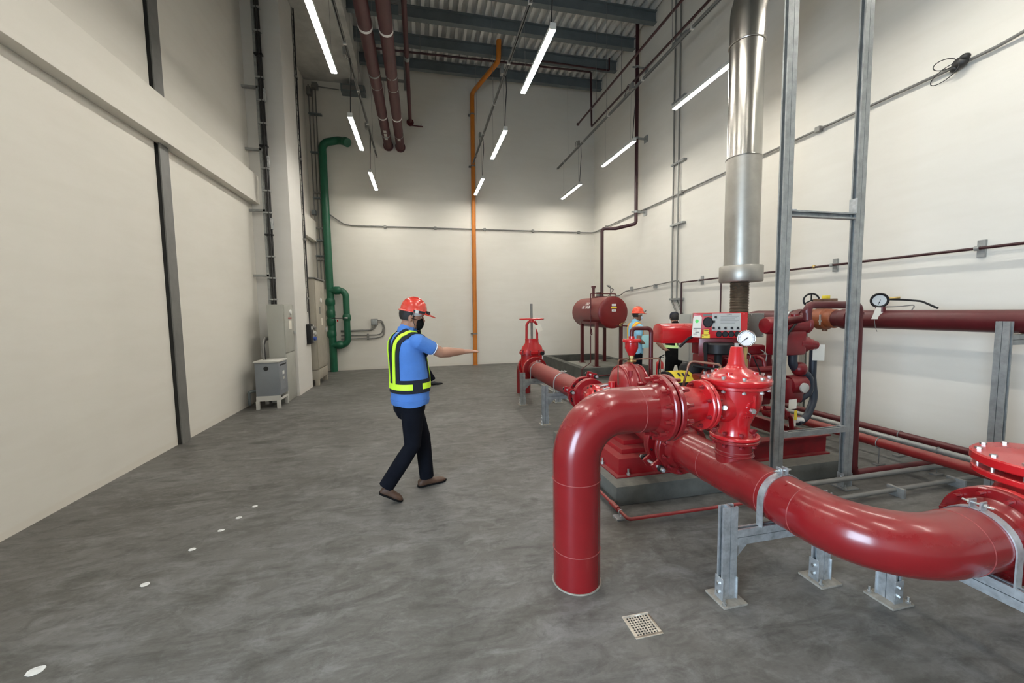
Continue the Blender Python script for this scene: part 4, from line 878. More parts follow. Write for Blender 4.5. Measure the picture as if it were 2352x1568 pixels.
MB().tube([(-2.45, 12.09, 4.42), (-2.30, 12.10, 4.30), (-2.0, 12.11, 4.09), (-1.8, 12.115, 4.055), (5.38, 12.11, 4.05), (5.44, 12.0, 4.05), (5.44, 3.20, 4.05), (5.44, 2.9, 4.06), (5.38, 2.2, 4.13), (5.42, 1.2, 4.2), (5.43, -3.5, 4.2)], .0155, 10, bend=.16).obj('pipe', M_CONDUIT, t)
for x in (-.9, .5, 1.95, 3.45, 4.95):
    MB().box(x-.035, x+.035, 12.08, YB, 4.01, 4.09).obj('clip', M_CONDUIT, t, .003)
for y in (11.2, 9.4, 7.67, 5.9, 4.67): MB().box(5.41, XR, y-.035, y+.035, 4.015, 4.085).obj('clip', M_CONDUIT, t, .003)
t = thing('cable_tangle', 'black taped cable joint with loose wire loops on the right wall conduit', 'cable', (5.42, 3.1, 4.05))
m = MB(); m.ball((5.40, 3.15, 4.05), (.05, .065, .055), 12, 8); m.ball((5.39, 3.11, 4.08), (.04, .045, .035), 10, 7); m.ball((5.40, 3.19, 4.02), (.04, .04, .04), 10, 7); m.obj('taped_joint', M_CABLE, t)
lp = MB()
for c, a, b, rot in (((5.37, 3.26, 4.09), .10, .05, .3), ((5.36, 3.25, 3.985), .12, .06, -.35)):
    pts = []
    for k in range(25): q = 2*PI*k/24; u, v2 = a*math.cos(q), b*math.sin(q); pts.append((c[0], c[1]+u*math.cos(rot)-v2*math.sin(rot), c[2]+u*math.sin(rot)+v2*math.cos(rot)))
    lp.tube(pts, .0045, 6)
lp.obj('wire_loops', M_CABLE, t)
t = thing('riser_conduits', 'pair of tall grey conduits climbing the right wall behind the exhaust', 'conduit', (5.43, 7.85, 1.4))
for y0, dx in ((7.94, 0), (7.76, .0)):
    MB().tube([(5.43, y0-.34, 1.36), (5.43, y0-.18, 1.52), (5.43, y0, 1.78), (5.43, y0, 8.38)], .0175, 10, bend=.12).obj('pipe', M_CONDUIT, t)
for z in (1.82, 3.42, 4.70, 5.98, 7.2): MB().box(5.40, XR, 7.56, 8.0, z-.02, z+.02).obj('bracket', M_GALVD, t, smooth=0)
MB().tube([(5.43, 7.62, 1.3), (5.43, 7.62, 2.14), (5.43, 7.74, 2.22), (5.43, 10.0, 2.10), (5.43, 10.35, 1.99), (5.35, 10.9, 1.98), (4.8, 9.45, 2.12), (4.62, 9.42, 2.2)], .0125, 10, bend=.08).obj('branch_conduit', M_CONDUIT, t)
for y in (8.6, 9.7): MB().box(5.41, XR, y-.03, y+.03, 2.10, 2.20).obj('clip', M_GALVD, t, smooth=0)
t = thing('wall_socket', 'small white box low on the right wall behind the person in black', 'electrical box', (5.46, 7.95, 1.3))
MB().box(5.44, XR, 7.88, 8.02, 1.28, 1.46).obj('box', M_WHITE, t, .004)
MB().box(5.436, 5.44, 7.90, 8.0, 1.30, 1.44).obj('cover', M_WHITE, t, smooth=0)

# ------------------------------------------------------------------ overhead services
def overhead(x, z, r, label, y1=12.12):
    t = thing('overhead_pipe', label, 'pipe', (x, 8, z-r))
    MB().cyl((x, -3.8, z), (x, y1, z), r, n=32).obj('pipe', M_OVER, t)
    MB().cyl((x, 12.06, z), (x, YB, z), r+.025, n=32).obj('wall_sleeve', M_OVER, t, .008)
    for y in (9.0, 6.2, 3.4): MB().ring((x, y, z), (0, 1, 0), r+.001, .005, 32, 6).obj('weld_band', M_LIGHTGREY, t)
    for y in (10.3, 7.25, 4.4): MB().cyl((x, y-.025, z), (x, y+.025, z), r+.006, n=32).obj('clamp_band', M_TEXTW, t)
    return t
a = overhead(-.73, 6.275, .112, 'left one of the twin maroon overhead pipes ending at the back wall')
b = overhead(-.405, 6.265, .112, 'right one of the twin maroon overhead pipes ending at the back wall')
for tt, x, z, L in ((a, -.73, 6.275, .62), (b, -.405, 6.265, .25)):
    m = MB()
    for k in range(3 if tt is a else 1): m.box(x-.035, x+.035, 11.42-k*.2-.15, 11.42-k*.2, z-.1145, z-.108)
    m.obj('stencil_label', M_LIGHTGREY, tt, smooth=0)
t = thing('drain_branch_pipe', 'thin maroon overhead pipe right of the twins with a round end and side stub', 'pipe', (-.11, 8, 6.86))
MB().cyl((-.11, -3.8, 6.93), (-.11, 12.0, 6.93), .048, n=20).obj('pipe', M_OVER, t)
MB().cyl((-.11, 11.96, 6.90), (-.11, 12.0, 6.90), .098, n=28).obj('end_flange', M_MAROON, t, .008)
MB().tube([(-.10, 11.95, 6.81), (.20, 11.95, 6.80), (.24, 11.95, 6.80)], .016, 10).obj('stub', M_MAROON, t)
MB().cyl((.18, 11.95, 6.80), (.185, 11.95, 6.88), .007, n=8).obj('stub_lever', M_CONDUIT, t)
for y in (9.1, 6.3): MB().cyl((-.11, y-.06, 6.93), (-.11, y+.06, 6.93), .056, n=20).obj('coupling', M_GALVD, t)
for k, y in enumerate((11.3, 8.55, 5.6)):
    t = thing('trapeze_hanger', 'grey trapeze hanger holding the twin overhead pipes, ' + ('nearest the back wall', 'middle one', 'nearest to us')[k], 'hanger', (-.56, y, 6.15), 'trapeze hangers of the twin pipes')
    dstrut(MB(), (-.98, y, 7.62), (-.19, y, 7.62), (0, 0, 1), .041, .03).obj('bar', M_CONDUIT, t, smooth=0)
    for x in (-.97, -.20):
        MB().box(x-.03, x+.03, y-.02, y+.02, 7.40, 8.38).obj('hanger_strut', M_CONDUIT, t, smooth=0)
    for x in (-.73, -.405): MB().cyl((x, y, 6.375), (x, y, 7.59), .006, n=6).obj('drop_rod', M_CONDUIT, t); MB().cyl((x, y-.02, 6.27), (x, y+.02, 6.27), .117, n=28).obj('pipe_ring', M_GALVD, t)
# sprinkler / detection pipes on the right
t = thing('sprinkler_pipe', 'thin maroon pipe hanging free on the right with a capped end', 'pipe', (4.30, 8, 6.6))
MB().cyl((4.30, -3.5, 6.60), (4.30, 10.55, 6.60), .024, n=12).obj('pipe', M_MAROOND, t); MB().ball((4.30, 10.56, 6.60), .04).obj('end_cap', M_MAROOND, t)
for y in (9.4, 6.4, 3.0): MB().cyl((4.30, y, 6.6), (4.30, y, 8.4), .005, n=6).obj('hanger_rod', M_CONDUIT, t)
t = thing('sprinkler_branch', 'thin maroon pipe with a riser to the ceiling line on the right', 'pipe', (4.74, 8, 6.6))
MB().tube([(4.78, -3.5, 6.60), (4.72, 10.62, 6.60), (4.70, 10.62, 8.02), (-.95, 10.62, 7.95)], .024, 12, bend=.04).obj('pipe', M_MAROOND, t)
MB().tube([(3.15, 10.1, 7.82), (4.98, 10.1, 7.80), (4.98, 10.1, 8.1)], .022, 10, bend=.03).obj('upper_branch', M_MAROOND, t)
for y in (9.0, 6.0, 2.8): MB().cyl((4.75, y, 6.6), (4.75, y, 8.4), .005, n=6).obj('hanger_rod', M_CONDUIT, t)
for x in (.2, 2.6): MB().cyl((x, 10.62, 7.97), (x, 10.62, 8.4), .005, n=6).obj('hanger_rod', M_CONDUIT, t)

# ------------------------------------------------------------------ back wall pipes
t = thing('orange_pipe', 'tall orange pipe on the back wall with an offset near the ceiling', 'pipe', (1.58, 12.05, 0))
MB().tube([(1.575, 12.05, 0), (1.655, 12.05, 7.90), (2.13, 10.5, 7.93), (2.14, 10.45, 8.42)], .062, 20, bend=.10).obj('pipe', M_ORANGE, t)
for z in (.98, 1.03): pass
for z in (.95, 5.85, 7.3):
    m = MB(); x = 1.575+.08*z/7.9; m.cyl((x, 12.05, z-.02), (x, 12.05, z+.02), .070, n=20); m.box(x-.12, x+.02, 12.09, YB, z-.02, z+.02); m.obj('clamp', M_CONDUIT, t)
MB().cyl((1.575, 12.05, 0), (1.575, 12.05, .012), .085, n=20).obj('floor_collar', M_ORANGE, t)
MB().cyl((1.579, 12.05, .36), (1.579, 12.05, .46), .069, n=20).obj('coupling', M_ORANGE, t, .006)
gx, gyy = -2.42, 12.0
t = thing('green_pipe', 'thick green pipe rising up the back corner with a bypass loop and lever valve', 'pipe', (gx, gyy, 0))
MB().tube([(gx+.02, gyy, 0), (gx-.01, gyy, 6.18), (gx+.42, gyy-.02, 6.28), (gx+.66, gyy-.25, 6.15)], .098, 26, bend=.20, bs=10).obj('riser', M_GREEN, t)
MB().cyl((gx+.60, gyy-.20, 6.19), (gx+.68, gyy-.28, 6.13), .115, n=26).obj('end_flange', M_GREEN, t, .008)
MB().tube([(gx, gyy-.02, 2.25), (gx+.42, gyy-.05, 2.25), (gx+.42, gyy-.05, .74), (gx, gyy-.02, .74)], .085, 24, bend=.17, bs=8).obj('bypass_loop', M_GREEN, t)
for z, r in ((1.93, .125), (1.62, .118), (1.38, .122), (1.05, .122)): MB().lathe([(.098, -.11), (r, -.05), (r, .05), (.098, .11)], (gx, gyy, z), (0, 0, 1), 26).obj('coupling', M_GREEN, t)
for c, a in (((gx+.20, gyy-.04, 2.25), (1, 0, 0)), ((gx+.2, gyy-.04, .74), (1, 0, 0)), ((gx+.42, gyy-.05, 1.50), (0, 0, 1))): MB().lathe([(.085, -.10), (.112, -.05), (.112, .05), (.085, .10)], c, a, 24).obj('coupling', M_GREEN, t)
m = MB(); m.box(gx+.05, gx+.36, gyy-.19, gyy-.165, 1.475, 1.50); m.cyl((gx+.40, gyy-.05, 1.49), (gx+.40, gyy-.20, 1.49), .018, n=8); m.obj('lever', M_BLACK, t)
MB().cyl((gx+.38, gyy-.165, 1.49), (gx+.46, gyy-.165, 1.49), .024, n=10).obj('lever_hub', M_LIGHTGREY, t)
MB().obox((gx+.20, gyy-.18, 1.42), (1, 0, 0), (0, 0, 1), (0, 1, 0), .018, .025, .002).obj('red_tag', M_REDV, t)
for z in (3.95, 3.1, 4.9): MB().box(gx-.30, gx-.06, gyy+.05, gyy+.13, z-.02, z+.02).obj('wall_bracket', M_CONDUIT, t, smooth=0)
t = thing('junction_box', 'small grey junction box on the back wall with looped flexible conduit', 'electrical box', (-1.29, 12.1, 1.3))
MB().box(-1.38, -1.20, 12.04, YB, 1.27, 1.45).obj('box', M_CONDUIT, t, .006); MB().box(-1.37, -1.21, 12.03, 12.04, 1.285, 1.435).obj('lid', M_GALVD, t, .003)
MB().tube([(-2.2, 12.09, 1.12), (-1.42, 12.09, 1.13), (-1.30, 12.09, 1.20), (-1.29, 12.09, 1.28)], .027, 12, bend=.06).obj('pipe', M_CONDUIT, t)
MB().tube([(-1.20, 12.09, 1.40), (-1.08, 12.09, 1.40), (-1.02, 12.09, 1.2), (-1.05, 12.09, .95), (-1.25, 12.09, .90), (-2.2, 12.09, .90)], .016, 10, bend=.12).obj('pipe', M_CONDUIT, t)
MB().tube([(-1.20, 12.11, 1.36), (-1.10, 12.11, 1.36), (-1.06, 12.11, 1.2), (-1.10, 12.11, 1.02), (-1.25, 12.11, .99), (-2.2, 12.11, .99)], .014, 10, bend=.12).obj('pipe', M_CONDUIT, t)
for x in (-1.48, -2.0): MB().box(x-.025, x+.025, 12.06, YB, .86, 1.03).obj('clip', M_CONDUIT, t, .003)
t = thing('corner_conduits', 'three thin grey conduits climbing the back left corner behind the green pipe', 'conduit', (-2.55, 12.05, 2.5))
for x in (-2.72, -2.63, -2.55): MB().cyl((x, 12.08, 2.3), (x, 12.08, 7.7), .016, n=10).obj('pipe', M_CONDUIT, t)
for z in (6.95, 5.95, 4.75, 3.62, 3.2): MB().box(-2.74, -2.42, 12.04, YB, z-.018, z+.018).obj('bracket', M_BEAM, t, smooth=0)
MB().box(-2.62, -2.48, 12.0, YB, 7.60, 7.74).obj('junction_box', M_CONDUIT, t, .005); MB().box(-2.76, -2.66, 12.0, YB, 7.42, 7.62).obj('junction_box', M_CONDUIT, t, .005)
MB().box(-2.78, -2.68, 12.0, YB, 4.30, 4.42).obj('junction_box', M_BEAM, t, .005)
MB().tube([(-2.48, 12.08, 7.67), (-1.95, 12.08, 7.64)], .014, 8).obj('pipe', M_CONDUIT, t)
t = thing('duct_box', 'shallow grey metal duct box high on the back wall under the soffit', 'duct', (-1.57, 12.0, 7.6))
m = MB(); m.box(-1.88, -1.27, 11.85, 11.87, 7.52, 7.70); m.box(-1.88, -1.27, 11.87, YB, 7.68, 7.70); m.box(-1.88, -1.27, 11.87, YB, 7.52, 7.54); m.box(-1.88, -1.86, 11.87, YB, 7.54, 7.68); m.box(-1.29, -1.27, 11.87, YB, 7.54, 7.68); m.obj('casing', M_BEAM, t, smooth=0)
MB().box(-1.84, -1.31, 11.845, 11.85, 7.555, 7.665).obj('cover_panel', M_CONDUIT, t, smooth=0)

# ------------------------------------------------------------------ electrical group on the left
t = thing('wall_cabinet', 'pale green grey narrow distribution cabinet in front of the pillar', 'cabinet', (-2.55, 8.35, 0))
MB().box(-2.70, -2.43, 8.06, 8.60, 0, 1.80).obj('body', M_CAB1, t, .006)
MB().box(-2.43, -2.412, 8.07, 8.59, .92, 1.79).obj('door', M_CAB1, t, .005); MB().box(-2.43, -2.422, 8.07, 8.59, .03, .90).obj('lower_panel', M_CAB1, t, .003)
MB().box(-2.412, -2.408, 8.28, 8.44, 1.34, 1.50).obj('label', M_PAPER, t, smooth=0); MB().box(-2.412, -2.409, 8.26, 8.46, 1.53, 1.56).obj('label', M_REDP, t, smooth=0)
MB().cyl((-2.412, 8.40, 1.66), (-2.395, 8.40, 1.66), .045, n=16).obj('pilot_lamp', M_WHITE, t)
MB().box(-2.412, -2.375, 8.53, 8.56, 1.24, 1.30).obj('handle', M_BOLT, t, .004)
t = thing('tall_cabinet', 'tall beige electrical cabinet on legs between pillar and green pipe', 'cabinet', (-2.5, 10.2, 0))
MB().box(-2.80, -2.29, 9.74, 10.62, .36, 2.40).obj('body', M_CAB2, t, .008); MB().box(-2.29, -2.268, 9.76, 10.60, .39, 2.37).obj('door', M_CAB2, t, .006)
MB().box(-2.80, -2.275, 9.74, 10.62, .13, .35).obj('base_panel', M_CAB2, t, .006); MB().box(-2.82, -2.25, 9.72, 10.64, 2.40, 2.43).obj('roof', M_COLUMN, t, .004)
for y in (9.79, 10.56):
    for x in (-2.75, -2.32): MB().box(x-.04, x+.04, y-.05, y+.05, 0, .13).obj('leg', M_CAB2, t, .003)
MB().cyl((-2.268, 10.2, 1.93), (-2.25, 10.2, 1.93), .05, n=16).obj('pilot_lamp', M_WHITE, t)
MB().box(-2.268, -2.263, 10.05, 10.15, 1.62, 1.78).obj('vent_plate', M_COLUMN, t, smooth=0); MB().box(-2.268, -2.264, 10.18, 10.30, 1.35, 1.52).obj('label', M_PAPER, t, smooth=0)
MB().box(-2.268, -2.22, 10.52, 10.55, 1.18, 1.30).obj('handle', M_BOLT, t, .004)
t = thing('transformer_box', 'dark grey steel transformer box on a white angle stand at the left wall', 'electrical box', (-2.6, 7.83, 0))
MB().box(-2.775, -2.40, 7.57, 8.0, .225, .80).obj('housing', M_TRAFO, t, .004); MB().box(-2.79, -2.39, 7.555, 8.02, .80, .825).obj('lid', M_LIGHTGREY, t, .004)
MB().cyl((-2.60, 7.571, .70), (-2.60, 7.562, .70), .037, n=20).obj('knockout_hole', M_DARK, t)
MB().box(-2.401, -2.397, 7.62, 7.96, .73, .755).obj('vent_slot', M_DARK, t, smooth=0)
MB().box(-2.401, -2.396, 7.60, 7.97, .30, .71).obj('front_cover', M_TRAFO, t, smooth=0); MB().box(-2.396, -2.393, 7.73, 7.82, .57, .63).obj('name_plate', M_WHITE, t, smooth=0); MB().box(-2.396, -2.393, 7.73, 7.82, .48, .53).obj('name_plate', M_LIGHTGREY, t, smooth=0)
m = MB(); m.box(-2.775, -2.40, 7.56, 7.585, .14, .225); m.box(-2.775, -2.40, 7.985, 8.01, .14, .225); m.box(-2.775, -2.75, 7.585, 7.985, .14, .225); m.box(-2.425, -2.40, 7.585, 7.985, .14, .17); m.obj('stand_rail', M_LIGHTGREY, t, smooth=0)
for x in (-2.755, -2.43):
    for y in (7.575, 7.995): MB().box(x-.028, x+.028, y-.02, y+.02, 0, .14).obj('stand_leg', M_LIGHTGREY, t, .002)
t = thing('transformer_conduit', 'bent grey flexible conduit from the wall tray down to the transformer box', 'conduit', (-2.75, 8.2, .82))
MB().tube([(-2.72, 7.86, .82), (-2.735, 7.88, 1.10), (-2.745, 8.0, 1.20), (-2.735, 8.40, 1.20)], .022, 12, bend=.06).obj('conduit', M_CONDUIT, t)
MB().tube([(-2.69, 7.86, .82), (-2.715, 7.88, 1.08), (-2.72, 8.0, 1.165), (-2.725, 8.38, 1.165)], .012, 10, bend=.06).obj('cable', M_CABLE, t)
MB().tube([(-2.80, 7.70, .30), (-2.93, 7.70, .30), (-2.93, 7.70, .06), (-3.0, 7.9, .04)], .022, 10, bend=.05).obj('floor_gland', M_BEAM, t)
# cable ladder in the corner in front of the pillar
t = thing('cable_riser', 'bundle of black cables strapped to a galvanised rail climbing beside the pillar', 'cables', (-2.70, 8.45, 1.2))
strut(MB(), (-2.775, 8.50, 1.22), (-2.775, 8.50, 7.85), (1, 0, 0), .06, .041).obj('rail', M_GALVD, t, smooth=0)
MB().tube([(-2.775, 8.50, 1.35), (-2.74, 8.48, 1.15), (-2.66, 8.46, 1.02)], .028, 10, bend=.05).obj('rail_foot', M_GALVD, t)
for dx, dy, r in ((-.022, 0, .017), (.008, -.02, .017), (.012, .018, .016), (.032, .0, .015)):
    MB().tube([(-2.69+dx, 8.44+dy, 1.10), (-2.685+dx, 8.44+dy, 4.0), (-2.70+dx, 8.44+dy, 7.85)], r, 9).obj('cable', M_CABLE, t)
for k in range(16):
    z = 1.5+k*.40; m = MB(); m.box(-2.77, -2.635, 8.405, 8.48, z-.014, z+.014); m.obj('strap', M_GALVD if k % 4 else M_BLACK, t, smooth=0)
for z in (2.35, 3.55, 4.65, 5.75): MB().box(XL, -2.76, 8.47, 8.53, z-.02, z+.02).obj('wall_bracket', M_GALVD, t, smooth=0)
for z in (4.42, 5.6, 3.3): MB().box(-2.655, -2.625, 8.40, 8.46, z-.10, z+.10).obj('splice_plate', M_GALV, t, smooth=0)
t = thing('ladder_tray', 'thin white wire ladder with one black cable on the side of the pillar', 'cable tray', (-2.36, 9.5, 1.5))
for y in (9.44, 9.56): MB().box(-2.38, -2.362, y-.006, y+.006, 1.66, 7.85).obj('side_rail', M_CONDUIT, t, smooth=0)
m0 = None
for k in range(52):
    z = 1.72+k*.118
    if m0 is None: o = MB().box(-2.372, -2.362, 9.44, 9.58, -.008, .008).obj('rung', M_CONDUIT, t, smooth=0); m0 = o
    else: o = bpy.data.objects.new('rung', m0.data); COL.objects.link(o); attach(o, t)
    o.location.z = z
MB().tube([(-2.345, 9.47, 1.40), (-2.345, 9.47, 7.85)], .014, 10).obj('cable', M_CABLE, t)
for z in (4.85, 6.5, 3.2, 1.95): MB().box(-2.38, -2.33, 9.42, 9.52, z-.02, z+.02).obj('clip', M_CONDUIT, t, smooth=0)
t = thing('socket_panel', 'black isolator with white outlet strip and blue socket on the pillar side', 'electrical box', (-2.36, 9.45, 1.1))
MB().box(-2.38, -2.29, 9.30, 9.50, .98, 1.40).obj('isolator', M_BLACK, t, .008); MB().box(-2.29, -2.285, 9.36, 9.44, 1.28, 1.35).obj('label', M_WHITE, t, smooth=0)
MB().box(-2.38, -2.30, 9.52, 9.64, 1.0, 1.38).obj('outlet_strip', M_LIGHTGREY, t, .008)
for z, mt in ((1.31, M_CONDUIT), (1.20, M_LIGHTGREY), (1.08, M_BLUEP)):
    MB().lathe([(.042, 0), (.045, .03), (.036, .05), (.02, .052)], (-2.30, 9.58, z), (1, -.25, -.1), 18).obj('socket', mt, t)

# ------------------------------------------------------------------ lighting rails and lamps
side = {-1.03: 'left', 1.62: 'middle', 4.18: 'right'}
for x in side:
    t = thing('lighting_rail', '%s lighting rail, a long perforated steel channel under the ceiling' % side[x], 'rail', (x, 8, 5.85), 'lighting rails')
    strut(MB(), (x, -3.6, 5.88), (x, 11.9, 5.88), (0, 0, -1), .041, .041).obj('channel', M_COLUMN, t, smooth=0)
    for y in (11.0, 8.6, 6.2, 3.8, 1.0): MB().cyl((x, y, 5.9), (x, y, 8.4 if x > -1.3 else 7.85), .004, n=6).obj('hanger_rod', M_CONDUIT, t)
    for y in (11.3, 9.9, 8.5, 7.1, 5.7, 4.3): MB().box(x-.026, x+.026, y-.02, y+.02, 5.855, 5.905).obj('rail_clip', M_LIGHTGREY, t, smooth=0)
rown = ['behind the camera', 'right above the camera, out of the picture', 'nearest one in the picture', 'second from the back wall', 'nearest the back wall']
for x in side:
    for k, y in enumerate((0.0, 2.7, 5.41, 8.09, 10.80)):
        lb = 'lit tube lamp of the %s row, %s' % (side[x], rown[k])
        xx = x-.01 if x < 4 else x
        t = thing('tube_lamp', lb, 'lamp', (xx, y, 4.9), 'hanging tube lamps in three rows'); L = .71
        m = MB(); m.prism([(-.038, -.018), (-.04, .012), (-.028, .045), (.028, .045), (.04, .012), (.038, -.018)], (xx, y-L, 4.9), (1, 0, 0), (0, 0, 1), (0, 2*L, 0)); m.obj('housing', M_LIGHTGREY, t, smooth=0)
        m = MB(); m.prism([(-.036, -.016), (-.036, -.022), (-.028, -.026), (.028, -.026), (.036, -.022), (.036, -.016)], (xx, y-L+.006, 4.9), (1, 0, 0), (0, 0, 1), (0, 2*L-.012, 0)); m.obj('diffuser', M_LAMP, t, smooth=0)
        for s in (-1, 1):
            MB().box(xx-.038, xx+.038, y+s*L-.008, y+s*L+.008, 4.875, 4.947).obj('end_cap', M_LIGHTGREY, t, .004)
            MB().cyl((xx, y+s*(L-.15), 4.95), (xx, y+s*(L-.15), 5.87 if s > 0 else 5.87), .0022, n=5).obj('suspension_wire', M_CONDUIT, t)
        MB().tube([(xx+.03, y-.66, 5.85), (xx+.04, y-.655, 5.6), (xx+.015, y-.65, 5.3), (xx, y-.64, 4.95)], .008, 7, bend=.1).obj('power_cable', M_CABLE, t)
        MB().box(xx-.07, xx-.02, y-.72, y-.60, 5.86, 5.98).obj('junction_box', M_CONDUIT, t, .006)
        MB().tube([(xx-.045, y-.66, 5.98), (xx-.045, y-.5, 6.03), (xx, y-.3, 5.91)], .006, 6, bend=.06).obj('feed_cable', M_CABLE, t)

# ------------------------------------------------------------------ things on the floor
t = thing('floor_drain', 'square perforated metal floor drain cover in the foreground floor', 'drain', (1.06, 1.757, 0))
x0, x1, y0, y1 = .99, 1.128, 1.688, 1.826
m = MB(); m.box(x0-.006, x1+.006, y0-.006, y0+.008, 0, .004); m.box(x0-.006, x1+.006, y1-.008, y1+.006, 0, .004); m.box(x0-.006, x0+.008, y0+.008, y1-.008, 0, .004); m.box(x1-.008, x1+.006, y0+.008, y1-.008, 0, .004); m.obj('rim', M_GRATE, t, .001)
n = 8; px = (x1-x0-.016)/n; hw = .0052; gr = MB(); xa, ya = x0+.008, y0+.008
for j in range(n):
    cyy = ya+(j+.5)*px
    gr.box(xa, xa+n*px, ya+j*px, cyy-hw, .0, .0035); gr.box(xa, xa+n*px, cyy+hw, ya+(j+1)*px, .0, .0035)
    for i in range(n+1):
        a = xa+(i-.5)*px+hw if i > 0 else xa; b2 = xa+(i+.5)*px-hw if i < n else xa+n*px
        gr.box(a, b2, cyy-hw, cyy+hw, .0, .0035)
gr.obj('perforated_plate', M_GRATE, t, smooth=0)
MB().box(xa, xa+n*px, ya, ya+n*px, .0002, .0008).obj('well', M_DARK, t, smooth=0)
sun_spots = [(-1.42, 3.70, .018), (-1.47, 3.52, .019), (-1.52, 3.34, .019), (-1.60, 3.11, .019), (-1.68, 2.76, .021), (-1.78, 2.18, .028)]  # sun spots from the shutter holes, painted as thin white discs
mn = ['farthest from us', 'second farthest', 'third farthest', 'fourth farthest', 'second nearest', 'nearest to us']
for (x, y, r), nm in zip(sun_spots, mn):
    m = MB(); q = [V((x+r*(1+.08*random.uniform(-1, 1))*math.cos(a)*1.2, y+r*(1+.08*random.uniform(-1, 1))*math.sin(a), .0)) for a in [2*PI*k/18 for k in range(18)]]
    m.rings([q, [p+V((0, 0, .0015)) for p in q]]); tag(m.obj('sun_spot', M_SUNSPOT, smooth=0), 'sun spot painted white on the left floor, %s in the row of six' % nm, 'painted sun spot', 'row of painted sun spots on the floor')

# ------------------------------------------------------------------ people
def etube(pts, rads, side, n=18, cap=True):
    """closed tapered tube; rads = (across, along-third-axis)"""
    pts = [V(p) for p in pts]; mb = MB(); rs = []
    T = [(pts[min(i+1, len(pts)-1)]-pts[max(i-1, 0)]).normalized() for i in range(len(pts))]
    def R(c, t, a, b):
        s = V(side)-t*V(side).dot(t); s.normalize(); w = t.cross(s)
        return [c+s*a*math.cos(q)+w*b*math.sin(q) for q in [2*PI*k/n for k in range(n)]]
    if cap:
        for f, o in ((.25, .95), (.7, .7)): rs.append(R(pts[0]-T[0]*o*min(rads[0])*.8, T[0], rads[0][0]*f, rads[0][1]*f))
    for p, t, r in zip(pts, T, rads): rs.append(R(p, t, *r))
    if cap:
        for f, o in ((.7, .7), (.25, .95)): rs.append(R(pts[-1]+T[-1]*o*min(rads[-1])*.8, T[-1], rads[-1][0]*f, rads[-1][1]*f))
    return mb.rings(rs)
def ellip(c, ax, r, n=18, m=12):
    c = V(c); mb = MB(); rs = []
    for i in range(m+1):
        ph = PI*i/m; s = max(math.sin(ph), .02)
        rs.append([c+ax[0]*r[0]*s*math.cos(q)+ax[1]*r[1]*s*math.sin(q)-ax[2]*r[2]*math.cos(ph) for q in [2*PI*k/n for k in range(n)]])
    return mb.rings(rs)
def hand(comps, w, d, nrm, th, sc, curl, mat):
    """w wrist, d pointing direction, nrm back of the hand, th side the thumb is on"""
    w, d, nrm, th = V(w), V(d).normalized(), V(nrm).normalized(), V(th).normalized()
    k = sc
    comps.append((etube([w-d*.02*k, w+d*.03*k, w+d*.085*k], [(.028*k, .023*k), (.037*k, .020*k), (.042*k, .017*k)], th, 14), mat))
    for i, (off, L) in enumerate(((.031, .075), (.011, .083), (-.010, .078), (-.030, .060))):
        p = w+d*.085*k+th*off*k; c1 = curl*(1+.12*i); pts = [p-d*.02*k, p]; dd = d.copy()
        for s in (.45, .32, .23):
            dd = (dd-nrm*math.tan(c1)*.55).normalized(); pts.append(pts[-1]+dd*L*s*k)
        comps.append((etube(pts, [(.0092*k, .0092*k)]*2+[(.0088*k, .0086*k), (.0080*k, .0078*k), (.0066*k, .0064*k)], th, 10), mat))
    b = w+d*.025*k+th*.028*k; t1 = (d*.55+th*.75-nrm*.25).normalized(); t2 = (d*.9+th*.35-nrm*.25).normalized()
    comps.append((etube([b, b+t1*.035*k, b+t1*.035*k+t2*.03*k, b+t1*.035*k+t2*.055*k], [(.014*k, .013*k), (.011*k, .011*k), (.0098*k, .0095*k), (.0078*k, .0076*k)], nrm, 10), mat))
def merge_body(name, comps, voxel, parent, smooth=3):
    allv = MB()
    for mb, _ in comps: allv.add(mb.v, mb.f)
    o = allv.obj(name, M_SKIN, None, 0, 0)
    md = o.modifiers.new('union', 'REMESH'); md.mode = 'VOXEL'; md.voxel_size = voxel; md.use_smooth_shade = True
    dg = bpy.context.evaluated_depsgraph_get(); me = bpy.data.meshes.new_from_object(o.evaluated_get(dg)); bpy.data.objects.remove(o)
    bm = bmesh.new(); bm.from_mesh(me)
    for _ in range(smooth): bmesh.ops.smooth_vert(bm, verts=bm.verts, factor=.5, use_axis_x=True, use_axis_y=True, use_axis_z=True)
    bm.to_mesh(me); bm.free()
    mats = []
    for _, m in comps:
        if m not in mats: mats.append(m)
    me.materials.clear()
    for m in mats: me.materials.append(m)
    trees = [(BVHTree.FromPolygons([V(v) for v in mb.v], mb.f), mats.index(m)) for mb, m in comps]
    bbs = []
    for mb, m in comps:
        xs = [v[0] for v in mb.v]; ys = [v[1] for v in mb.v]; zs = [v[2] for v in mb.v]; bbs.append((min(xs)-.02, max(xs)+.02, min(ys)-.02, max(ys)+.02, min(zs)-.02, max(zs)+.02))
    for p in me.polygons:
        c = p.center; best = 9; bi = 0
        for (tr, mi), bb in zip(trees, bbs):
            if not (bb[0] < c.x < bb[1] and bb[2] < c.y < bb[3] and bb[4] < c.z < bb[5]): continue
            d = tr.find_nearest(c, .05)[3]
            if d is not None and d < best: best = d; bi = mi
        p.material_index = bi; p.use_smooth = True
    ob = bpy.data.objects.new(name, me); COL.objects.link(ob); attach(ob, parent)
    return ob
